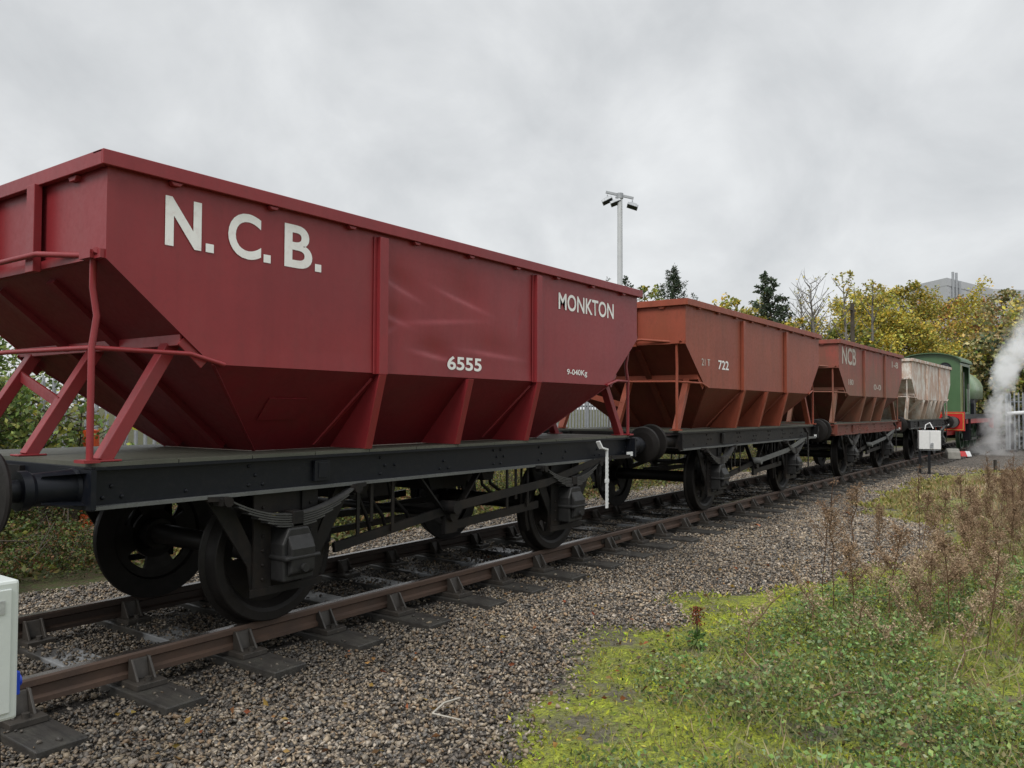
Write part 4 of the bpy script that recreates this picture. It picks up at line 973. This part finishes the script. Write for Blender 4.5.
# ------------------------------------------------------------------ trees
def tree(label, x, y, h, cw, cols, n, kind='broad', leaf=.3, trunk=BARK, gap=.4, base=.25, name='tree', seedo=0, group=None):
    rg = np.random.default_rng(int(abs(x * 13 + y * 7 + h * 3)) + seedo)
    r = thing(name, label, 'tree', (x, y, GZ - .05), group=group)
    mb = MB(); rt = .018 * h + .03
    lean = rg.normal(size=2) * .03 * h
    tp = [(lean[0] * q * q, lean[1] * q * q, h * .92 * q) for q in np.linspace(0, 1, 7)]
    mb.tube(tp, rt, 8, rt * .12)
    tipsP = []; lim = []
    nb = {'broad': 26, 'fir': 90, 'pine': 84, 'bare': 40, 'slim': 22}[kind]
    for k in range(nb):
        q = base + (1 - base) * ((k + rg.random()) / nb); z = h * q * .95; bp = np.array([lean[0] * q * q, lean[1] * q * q, z]); t = k * 2.4 + rg.normal() * .3
        if kind == 'broad': ln = cw * .5 * math.sin(PI * min(.97, .12 + .85 * (q - base) / (1 - base))) ** .6 * rg.uniform(.75, 1.1); dz = ln * rg.uniform(.1, .5)
        elif kind == 'fir': ln = cw * .5 * (1.04 - (q - base) / (1 - base)) ** .85 * rg.uniform(.6, 1.2); dz = ln * rg.uniform(.1, .5)
        elif kind == 'pine': ln = cw * .5 * (1.03 - (q - base) / (1 - base)) ** .9 * rg.uniform(.5, 1.2); dz = ln * rg.uniform(.25, .7)
        else: ln = cw * .5 * (1.1 - .6 * q) * rg.uniform(.6, 1.1); dz = ln * rg.uniform(.7, 1.5)
        e = bp + np.array([math.cos(t) * ln, math.sin(t) * ln, dz]); e[2] = min(e[2], h)
        mid = (bp + e) / 2 + np.array([0, 0, -.04 * ln]) + rg.normal(size=3) * .04 * ln
        rb = rt * .35 * (1 - q * .6); mb.tube([bp, mid, e], rb, 5, rb * .25, cap=False); lim.append((bp, mid, e))
        for j in range(3):
            u = rg.uniform(.35, .95); s = bp + (e - bp) * u; e2 = s + np.array([rg.normal() * ln * .25, rg.normal() * ln * .25, abs(rg.normal()) * ln * .22 * (2 if kind in ('bare', 'slim') else 1)])
            mb.tube([s, e2], rb * .45, 4, rb * .1, cap=False); lim.append((s, (s + e2) / 2, e2))
    obj('trunk', mb, trunk, r)
    if n:
        # leaf clumps around the limbs, with gaps between the clumps
        lw = np.array([np.linalg.norm(l[2] - l[0]) for l in lim]) + .02 * cw; li = rg.choice(len(lim), n, p=lw / lw.sum()); A = np.array([l[0] for l in lim])[li]; B = np.array([l[2] for l in lim])[li]
        u = rg.random((n, 1)) ** .6 if kind != 'bare' else rg.uniform(.5, 1, (n, 1)); P = A + (B - A) * ((.25 + .8 * u) if kind == 'broad' else (.08 + .95 * u ** 1.1))
        sd = {'broad': .055, 'fir': .02, 'pine': .02, 'bare': .02, 'slim': .03}[kind] * cw
        # snap to sub-clumps so that light and dark masses form
        cl = rg.normal(size=(len(lim), 4, 3)) * sd * .9; kk = np.clip(lw / lw.max() * 1.6, .25 if kind == 'broad' else .3, 1)[li][:, None]; P = P + (cl[li, rg.integers(0, 4, n)] + rg.normal(size=(n, 3)) * sd * .55) * kk
        if kind == 'fir': P[:, 2] -= np.abs(rg.normal(size=n)) * .02 * h
        cl_c = rg.uniform(.72, 1.22, len(lim))[li][:, None]
        rad = np.hypot(P[:, 0], P[:, 1]) / (cw * .5); inner_shade = np.clip(.6 + .45 * rad + .25 * (P[:, 2] / h - .5), .45, 1.15)[:, None]  # crown shade painted into leaf colour, darker inside and lower down
        C = np.clip(vary(cols, n, .25) * cl_c * inner_shade * 1.45, 0, .8)
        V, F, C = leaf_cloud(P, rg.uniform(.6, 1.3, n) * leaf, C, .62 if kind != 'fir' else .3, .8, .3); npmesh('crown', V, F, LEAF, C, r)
    return r
def pol(az, d): return d * math.cos(R(az)), d * math.sin(R(az))
def az(px): 
    v = ((px - 512) / 808, 0, 1); wx = .58622709 * v[0] + .80969485; wy = -.81013913 * v[0] + .5860397; return math.degrees(math.atan2(wy, wx))
YEL = [(.42, .33, .05), (.32, .29, .055), (.47, .34, .05), (.21, .23, .055), (.28, .26, .055)]
YG = [(.20, .21, .03), (.13, .16, .03), (.27, .23, .03), (.10, .13, .03)]
ORA = [(.38, .17, .05), (.32, .14, .045), (.34, .23, .05), (.20, .17, .06)]
DG = [(.042, .068, .034), (.055, .08, .04), (.032, .052, .028)]
PINE = [(.055, .08, .045), (.07, .095, .055), (.04, .06, .035)]
DULL = [(.27, .26, .11), (.22, .21, .10), (.31, .25, .12), (.18, .20, .09), (.36, .26, .09)]
HF = {'broad': .93, 'fir': .98, 'pine': .96, 'bare': 1, 'slim': .98}
def T(label, px, d, top, w, cols, n, kind='broad', **k):
    """px image column, d distance, top image row of the tip, w crown width in metres -> a tree standing on the ground there"""
    x, y = pol(az(px), d); dep = d * math.cos(R(az(px) - az(512))); h = (1.47 + (411 - top) / 808 * dep + .26) * HF[kind]
    return tree(label, x, y, h, w, cols, n, kind, **k)
T('big yellow autumn tree, left half of the pair beyond the engine', 872, 58, 288, 8.5, YEL, 24000, leaf=.185, base=.12)
T('big yellow autumn tree, right half of the pair beyond the engine', 915, 60, 276, 8.5, YEL, 25000, leaf=.185, base=.12, seedo=3)
T('yellow green shrub tree below the grey tank wall', 846, 52, 318, 5, YG, 4000, leaf=.28, base=.1)
T('slender yellow leaved birch rising above the yellow trees', 848, 50, 268, 3.0, YEL, 700, 'slim', leaf=.2, trunk=BARKG, base=.3)
T('thin yellow birch between the bare tree and the big yellow trees', 872, 52, 272, 2.6, YEL, 500, 'slim', leaf=.2, trunk=BARKG, base=.35, seedo=5)
T('bare pale twiggy tree right of the dark pine', 817, 50, 275, 4.2, YEL, 120, 'bare', leaf=.15, trunk=BARKG, base=.3)
T('second bare pale tree behind the wagons near the grey tank', 806, 54, 290, 3.4, YEL, 80, 'bare', leaf=.15, trunk=BARKG, base=.3, seedo=2)
T('dark bushy conifer behind the lamp mast', 672, 50, 257, 6.8, DG, 17000, 'fir', leaf=.19, base=.08)
T('airy dark pine standing alone against the sky', 782, 52, 257, 6.4, PINE, 11000, 'pine', leaf=.19, base=.2)
T('sparse dark pine behind the lamp mast pole', 628, 55, 263, 4.6, PINE, 3600, 'pine', leaf=.18, base=.3, seedo=1)
T('dark conifer tip left of the lamp mast', 611, 58, 268, 2.2, PINE, 700, 'fir', leaf=.22, base=.3, seedo=4)
T('yellow green birch between the two dark conifers', 645, 56, 272, 4.4, YG, 2300, leaf=.24, base=.25)
T('low yellow tree right of the dark bushy conifer', 700, 60, 292, 5.0, YEL, 3000, leaf=.26, base=.15, seedo=7)
T('golden yellow tree behind the second wagon', 738, 55, 289, 5.6, YEL, 4200, leaf=.26, base=.15)
T('rounded yellow tree below the airy pine', 765, 52, 308, 4.2, YEL, 2600, leaf=.26, base=.15, seedo=2)
T('yellow shrub tree right of the airy pine', 797, 52, 308, 3.6, YEL, 2200, leaf=.26, base=.15, seedo=9)
T('copper orange tree in front of the grey building', 962, 75, 290, 8.5, ORA, 8500, leaf=.28, base=.15)
T('orange brown tree right of the copper tree', 990, 78, 297, 8, ORA, 7000, leaf=.28, base=.15, seedo=6)
T('dull olive tree behind the steam', 978, 62, 328, 6.5, DULL, 8000, leaf=.25, base=.1)
T('dull green brown tree at the right edge', 1012, 66, 282, 8.0, DULL, 9500, leaf=.26, base=.08)
T('dark ivy clad tree behind the fence at the right edge', 1020, 58, 330, 6, DG + DULL, 8000, leaf=.26, base=.05)
T('olive green tree behind the engine cab', 940, 66, 330, 6.5, YG + DULL, 5000, leaf=.30, base=.05)
T('yellow leaved tree right of the dark ivy tree', 1040, 60, 290, 7, YEL + DULL, 5000, leaf=.30, base=.1)
T('dull autumn thicket tree behind the steam cloud', 992, 58, 345, 6, DULL + YG, 4500, leaf=.28, base=.03, seedo=11)
LG = [(.10, .15, .04), (.14, .19, .05), (.075, .115, .035), (.2, .22, .06)]
# left side, close behind the fence
for i, (px, d, top, w, cols, n) in enumerate(((-35, 15.5, 330, 3.6, LG, 6500), (-14, 12.6, 362, 1.7, LG, 5000), (46, 12.3, 384, 1.5, LG + YG, 650), (78, 12.2, 392, 1.5, LG + YG, 650))):
    T(['leafy green tree at the left edge behind the maroon wagon', 'dense green shrub beside the left edge', 'young yellow green sapling in front of the palings', 'thin yellow leaved sapling near the orange barrier'][i], px, d, top, w, cols, n, leaf=.085, base=.12, seedo=i)

# ------------------------------------------------------------------ palisade fences
def fence(label, p0, p1, h, z0, step=.165):
    p0 = Vector(p0); p1 = Vector(p1); L = (p1 - p0).length; a = math.atan2(p1.y - p0.y, p1.x - p0.x)
    r = thing('palisade_fence', label, 'fence', (p0.x, p0.y, z0), a)
    mb = MB(); n = int(L / step)
    for k in range(n):
        x = k * step; w = .035
        v = [(x - w, -.0, .05), (x - .012, -.025, .05), (x + .012, -.025, .05), (x + w, 0, .05), (x - w, 0, h - .12), (x - .012, -.025, h - .12), (x + .012, -.025, h - .12), (x + w, 0, h - .12), (x, -.012, h)]
        mb.add(v, [(0, 1, 5, 4), (1, 2, 6, 5), (2, 3, 7, 6), (4, 5, 8), (5, 6, 8), (6, 7, 8)])
    pl = obj('palings', mb, GALV, r)
    mb = MB()
    for z in (.35, h - .45): mb.bx(-.05, L, .03, .075, z, z + .05)
    obj('fence_rail', mb, GALV, r)
    for k in range(int(L / 2.75) + 1):
        mb = MB(); mb.bx(k * 2.75 - .05, k * 2.75 + .05, .08, .18, 0, h - .05); obj('fence_post', mb, GALV, r)
    return r
fence('long grey steel palisade fence behind the train', (-3, 13.6, 0), (36, 12.2, 0), 2.3, GZ - .1)
fence('grey palisade fence at the right beyond the steam', (41, 3.2, 0), (38, -8, 0), 2.5, GZ)

# ------------------------------------------------------------------ lamp mast
def mast():
    x, y = pol(az(620), 36); dep = 36 * math.cos(R(az(620) - az(512))); h = 1.47 + (411 - 197) / 808 * dep + .25
    m = thing('floodlight_mast', 'tall pale grey floodlight mast rising behind the wagons', 'light mast', (x, y, GZ), az(620) and R(az(620)) + PI / 2)
    mb = MB(); mb.tube([(0, 0, 0), (0, 0, h)], .14, 12, .11); mb.bx(-.18, .18, -.18, .18, 0, .03); obj('pole', mb, MASTG, m)
    mb = MB(); mb.bar((-.60, 0, h - .12), (.62, -.0, h + .20), .10, .10); mb.cyl((0, 0, h - .12), (0, 0, h + .12), .15, 12); ca = obj('cross_arm', mb, GALV, m)
    for (xx, rt) in ((.55, 25), (.18, 20), (-.55, -20)):
        z = h + .26 * xx - .06; mb = MB(); M = Matrix.Translation((xx, 0, z - .28)) @ Matrix.Rotation(R(rt), 4, 'Y') @ Matrix.Rotation(R(20), 4, 'X')
        mb.bx(-.24, .24, -.16, .16, -.05, .07, M); mb.bx(-.15, .15, -.11, .11, .071, .14, M); mb.bar((xx, 0, z), (xx, 0, z - .2), .03, .05); fl = obj('floodlight', mb, GALV, m, .01)
        mb = MB(); mb.bx(-.21, .21, -.13, .13, -.056, -.051, M); obj('lens', mb, GLASS, fl)
mast()

# ------------------------------------------------------------------ grey building
def building():
    t = NT('grey cladding'); x = t.sep()
    wv = t.n('ShaderNodeTexWave'); wv.inputs['Scale'].default_value = 3.2; wv.bands_direction = 'Z'; t.l(t.co, wv.inputs['Vector']); n = t.noise(.4, 4)
    c = t.mix(t.ramp(n, [(.3, 0), (.7, 1)]), (.46, .475, .49), (.39, .405, .42)); c = t.mix(t.ramp(wv.outputs[0], [(.0, .25), (.12, 0)]), c, (.3, .31, .32)); t.set(c, .5)
    dark = simple('dark parapet', (.11, .115, .12), .6, .2, 2)
    A = pol(az(948), 118); B = pol(az(994), 132); Cc = pol(az(868), 132); r = thing('industrial_building', 'large grey flat roofed industrial building with a rounded corner behind the trees', 'building', (A[0], A[1], GZ))
    zt = 1.47 + (411 - 278) / 808 * 118 * math.cos(R(az(948) - az(512))) + .25
    d1 = Vector((Cc[0] - A[0], Cc[1] - A[1])); L1 = d1.length; e = d1 / L1; nrm = Vector((e.y, -e.x)) if (e.y * A[0] - e.x * A[1]) > 0 else Vector((-e.y, e.x))
    pts = [Vector((0, 0)), d1]; rad = 8
    for k in range(1, 13):
        th = k / 12 * PI / 2; pts.append(d1 + e * rad * math.sin(th) + nrm * rad * (1 - math.cos(th)))
    pts.append(pts[-1] + nrm * 18); b = Vector((B[0] - A[0], B[1] - A[1])); pts += [b + nrm * 10, b]
    mb = MB(); mb.prism([(p.x, p.y) for p in pts], 2, 0, zt - 1.0); obj('wall', mb, t.m, r)
    mb = MB(); cen = sum(pts, Vector((0, 0))) / len(pts); mb.prism([tuple(cen + (p - cen) * 1.004) for p in pts], 2, zt - .999, zt); obj('parapet', mb, t.m, r)
    mb = MB(); mid = [pts[i] for i in range(1, 14)]
    for i in range(12):
        p, q = mid[i], mid[i + 1]; p2 = cen + (p - cen) * 1.006; q2 = cen + (q - cen) * 1.006; mb.quad((*p2, zt - 3.2), (*q2, zt - 3.2), (*q2, zt - 1.2), (*p2, zt - 1.2))
    obj('window_band', mb, dark, r)
    mb = MB(); p = b * .14
    for k in range(3): mb.cyl((p.x * (1 + k * .5) - .6, p.y * (1 + k * .5), zt - 2.6), (p.x * (1 + k * .5) - .6, p.y * (1 + k * .5), zt + .9 - (k == 2) * 1.0), .16, 10)
    obj('flue_pipe', mb, GALV, r)
    mb = MB(); q = b * .06 - nrm * .12; mb.bx(q.x - .5, q.x + .5, q.y - .1, q.y + .1, zt - 4, zt - 2.4); obj('vent', mb, dark, r)
building()
# dark utility pole in front of the yellow trees
x, y = pol(az(853), 46); p = thing('utility_pole', 'thin dark wooden utility pole in front of the yellow trees', 'pole', (x, y, GZ)); mb = MB(); mb.tube([(0, 0, 0), (0, 0, 7.3)], .13, 10, .10); obj('shaft', mb, BARK, p); mb = MB(); mb.bx(-.5, .5, -.06, .06, 6.9, 7.02); obj('cross_arm', mb, BARK, p)

# ------------------------------------------------------------------ trackside equipment
def near_cabinet():
    c = thing('signal_cabinet', 'pale grey equipment cabinet on a post at the left edge with a blue cable gland', 'cabinet', (1.14, 3.42, GZ - .02))
    mb = MB(); mb.bx(-.30, .265, -.11, .16, .535, 1.055); b = obj('housing', mb, CABINET, c, .012)
    mb = MB(); mb.bx(-.27, .235, -.118, -.111, .565, 1.025); d = obj('door', mb, CABINET, c, .004)
    mb = MB(); mb.bx(-.1, .21, -.1215, -.1185, .935, .985); obj('label_plate', mb, LABELG, d)
    mb = MB(); mb.cyl((.266, .04, .63), (.30, .04, .63), .03, 14); mb.cyl((.30, .04, .63), (.335, .04, .63), .022, 14); mb.bx(.302, .32, .0, .08, .585, .675); obj('cable_gland', mb, BLUE, c, .004)
    mb = MB(); mb.cyl((.0, .22, 0), (.0, .22, 1.2), .035, 12); mb.bx(-.1, .1, .161, .185, .7, .76); obj('post', mb, OXIDE, c)
    mb = MB(); mb.bx(-.3, .25, .17, .27, 1.2, 1.225); obj('cap', mb, BLACK, c)
    mb = MB(); mb.tube([(.24, .0, .54), (.25, .0, .30), (.22, .02, .12), (.26, -.06, .03), (.1, -.2, .02)], .009, 8); mb.tube([(.2, .05, .54), (.19, .06, .25), (.2, .0, .02)], .011, 8); obj('cable', mb, CABLE, c)
near_cabinet()
def far_cabinet():
    c = thing('location_cabinet', 'small white metal cabinet on two black legs beside the far wagons', 'cabinet', (23.9, 3.62, GZ), R(-74))
    mb = MB(); mb.bx(-.26, .26, -.14, .14, .66, 1.15); b = obj('housing', mb, WHITE, c, .01)
    mb = MB(); mb.bx(-.005, .005, -.147, -.141, .68, 1.13); mb.bx(-.25, .25, -.146, -.141, .632, .64); mb.cyl((.05, -.17, .80), (.05, -.141, .80), .035, 8); mb.bx(-.0, .08, -.16, -.142, .70, .78); obj('latch', mb, GALV, b)
    for xx in (-.24, -.02): mb = MB(); mb.bx(xx - .03, xx + .03, -.135, -.075, 0, .62); obj('leg', mb, BLACK, c)
    mb = MB(); mb.bx(-.32, .3, -.25, .2, -.02, .02); obj('foot_plate', mb, BLACK, c)
    mb = MB(); mb.tube([(-.1, 0, 1.18), (-.08, .02, 1.3), (.02, .02, 1.36), (.1, 0, 1.2)], .014, 6); obj('lifting_loop', mb, WHITE, c)
far_cabinet()
b = thing('barrier_block', 'small red and white plastic barrier block on the gravel near the engine', 'barrier', (33.6, 4.02, GZ), R(-20)); mb = MB(); mb.prism([(-.16, 0), (.16, 0), (.08, .2), (-.08, .2)], 0, -.3, .1); obj('red_section', mb, REDB, b, .02); mb = MB(); mb.prism([(-.16, 0), (.16, 0), (.08, .19), (-.08, .19)], 0, .102, .42); obj('white_section', mb, WHITE, b, .02)
b = thing('concrete_block', 'broken grey concrete block beside the red and white barrier', 'block', (31.9, 4.1, GZ), .3); mb = MB(); mb.prism([(-.3, 0), (.35, 0), (.3, .28), (.05, .36), (-.25, .25)], 1, -.2, .2); obj('block', mb, CONC, b, .03)
# orange barrel-like post behind
x, y = pol(az(92), 12.2); b = thing('traffic_post', 'orange and white traffic post behind the maroon wagon', 'traffic post', (x, y, GZ)); z0 = .62
mb = MB(); mb.lathe([(0, .22), (.06, .22), (.07, .12), (1.0, .105)], (0, 0, 0), (0, 0, 1), 20); mb.lathe([(1.11, .104), (1.38, .10), (1.40, .0005)], (0, 0, 0), (0, 0, 1), 20); obj('body', mb, BRICKORANGE, b); mb = MB(); mb.lathe([(1.001, .108), (1.109, .106)], (0, 0, 0), (0, 0, 1), 20); obj('reflective_band', mb, WHITE, b)
# right edge: post, sleeper stack, white pipe
x, y = pol(az(1011), 40); p = thing('track_post', 'short dark post with a flat base at the right edge', 'post', (x, y, GZ)); mb = MB(); mb.bx(-.07, .07, -.07, .07, .02, 1.15); obj('post', mb, BLACK, p); mb = MB(); mb.bx(-.5, .9, -.2, .2, -.02, .06); obj('base', mb, SLEEPER, p)
x, y = pol(az(1026), 42); p = thing('rubble_heap', 'pale mossy rubble heap at the right edge beside the dark post', 'rubble', (x, y, GZ)); mb = MB()
for k in range(26):
    s = random.uniform(.15, .35); M = Matrix.Translation((random.gauss(0, .45), random.gauss(0, .4), random.uniform(0, .7))) @ Matrix.Rotation(random.random() * 3, 4, 'Z') @ Matrix.Rotation(random.random(), 4, 'X'); mb.bx(-s, s, -s * .7, s * .7, -s * .5, s * .5, M)
obj('rubble', mb, CONC, p, .03)
p = thing('white_pipe', 'bent white pipe rail in front of the palisade fence', 'pipe', (40.2, 2.7, GZ)); mb = MB(); mb.tube([(-.5, .4, 1.55), (.1, -.2, 1.6), (.3, -.9, 1.5), (.2, -3, 1.4)], .09, 10); obj('pipe', mb, WHITE, p); mb = MB(); mb.cyl((.2, -1.2, 0), (.2, -1.2, 1.45), .05, 8); mb.cyl((-.4, .3, 0), (-.4, .3, 1.5), .05, 8); obj('support', mb, GALV, p)
for (x, y, h, lab) in ((26.5, 2.35, .3, 'short rusty iron stake in the far gravel'), (23.5, 2.2, .12, 'length of dark scrap iron lying in the far moss')):
    mb = MB()
    if h > .2: mb.bx(-.03, .03, -.03, .03, 0, h)
    else: mb.bx(-.2, 1.3, -.05, .05, .02, .1)
    o = obj('iron_stake' if h > .2 else 'scrap_iron', mb, CHAIR); o.location = (x, y, GZ); o.rotation_euler = (0, 0, -.6); tag(o, lab, 'scrap iron')

# ------------------------------------------------------------------ world, sun, camera
W = bpy.data.worlds.new('World'); sc.world = W; W.use_nodes = True; nt = W.node_tree; nt.nodes.clear()
out = nt.nodes.new('ShaderNodeOutputWorld'); bg = nt.nodes.new('ShaderNodeBackground'); nt.links.new(bg.outputs[0], out.inputs[0])
EL, AZ = 46, 192      # sun high behind the camera's left shoulder
sky = nt.nodes.new('ShaderNodeTexSky'); sky.sky_type = 'NISHITA'; sky.sun_disc = False; sky.sun_elevation = R(EL); sky.sun_rotation = R(90 - AZ); sky.air_density = 1; sky.dust_density = 3
tc = nt.nodes.new('ShaderNodeTexCoord'); sp = nt.nodes.new('ShaderNodeSeparateXYZ'); nt.links.new(tc.outputs['Generated'], sp.inputs[0])
def wm(op, a, b=None, c=None):
    m = nt.nodes.new('ShaderNodeMath'); m.operation = op
    for i, v in enumerate((a, b, c)):
        if v is None: continue
        if isinstance(v, (int, float)): m.inputs[i].default_value = v
        else: nt.links.new(v, m.inputs[i])
    return m.outputs[0]
# cloud layer: project directions onto a flat cloud base
zz = wm('ADD', wm('MAXIMUM', sp.outputs[2], 0), .75)
cx = wm('DIVIDE', sp.outputs[0], zz); cy = wm('DIVIDE', sp.outputs[1], zz); cb = nt.nodes.new('ShaderNodeCombineXYZ'); nt.links.new(cx, cb.inputs[0]); nt.links.new(cy, cb.inputs[1])
def wn(scale, det, dist=.3, off=0):
    mp = nt.nodes.new('ShaderNodeMapping'); mp.inputs['Location'].default_value = (off, off * .7, off * .3); nt.links.new(cb.outputs[0], mp.inputs[0])
    n = nt.nodes.new('ShaderNodeTexNoise'); n.inputs['Scale'].default_value = scale; n.inputs['Detail'].default_value = det; n.inputs['Roughness'].default_value = .55; n.inputs['Distortion'].default_value = dist; nt.links.new(mp.outputs[0], n.inputs['Vector']); return n.outputs['Fac']
n1 = wn(5.2, 7, .25, 3.1); n2 = wn(1.9, 4, .2, 8.0)
f = wm('ADD', wm('MULTIPLY', n1, .65), wm('MULTIPLY', n2, .35))
rp = nt.nodes.new('ShaderNodeValToRGB'); e = rp.color_ramp.elements
e[0].position = .36; e[0].color = (.575, .592, .605, 1); e[1].position = .66; e[1].color = (.83, .845, .85, 1)
m_ = e.new(.5); m_.color = (.685, .70, .71, 1); nt.links.new(f, rp.inputs[0])
skm = nt.nodes.new('ShaderNodeVectorMath'); skm.operation = 'SCALE'; skm.inputs[3].default_value = .1; nt.links.new(sky.outputs[0], skm.inputs[0])
mx = nt.nodes.new('ShaderNodeMix'); mx.data_type = 'RGBA'; mx.inputs[0].default_value = .93; nt.links.new(skm.outputs[0], mx.inputs[6]); nt.links.new(rp.outputs[0], mx.inputs[7])
nt.links.new(mx.outputs[2], bg.inputs[0])
# an overcast sky is brighter towards the zenith
mr = nt.nodes.new('ShaderNodeMapRange'); mr.inputs[1].default_value = .45; mr.inputs[2].default_value = .95; mr.inputs[3].default_value = 1.1; mr.inputs[4].default_value = 2.3; nt.links.new(sp.outputs[2], mr.inputs[0]); nt.links.new(mr.outputs[0], bg.inputs[1])
su = bpy.data.lights.new('sun', 'SUN'); su.energy = 2.0; su.angle = R(25); su.color = (1, .97, .93); so = bpy.data.objects.new('sun', su); COL.objects.link(so)
dv = Vector((math.cos(R(EL)) * math.cos(R(AZ)), math.cos(R(EL)) * math.sin(R(AZ)), math.sin(R(EL)))); so.rotation_euler = dv.to_track_quat('Z', 'Y').to_euler(); so.location = (0, 0, 20)

cam = bpy.data.cameras.new('camera'); co = bpy.data.objects.new('camera', cam); COL.objects.link(co); sc.camera = co
r_ = Vector((.58622709, -.81013913, .0035215)); u_ = Vector((-.02705663, -.01523385, .99951782)); f_ = Vector((.80969485, .5860397, .03085013))
co.matrix_world = Matrix(((r_.x, u_.x, -f_.x, 0), (r_.y, u_.y, -f_.y, 0), (r_.z, u_.z, -f_.z, 1.47), (0, 0, 0, 1)))
cam.sensor_width = 36; cam.lens = 808 / 1024 * 36; cam.clip_start = .05; cam.clip_end = 10000
sc.view_settings.view_transform = 'Standard'; sc.view_settings.look = 'None'; sc.view_settings.exposure = 0
sc.cycles.volume_step_rate = 1.0; sc.cycles.max_bounces = 6; sc.cycles.volume_bounces = 8
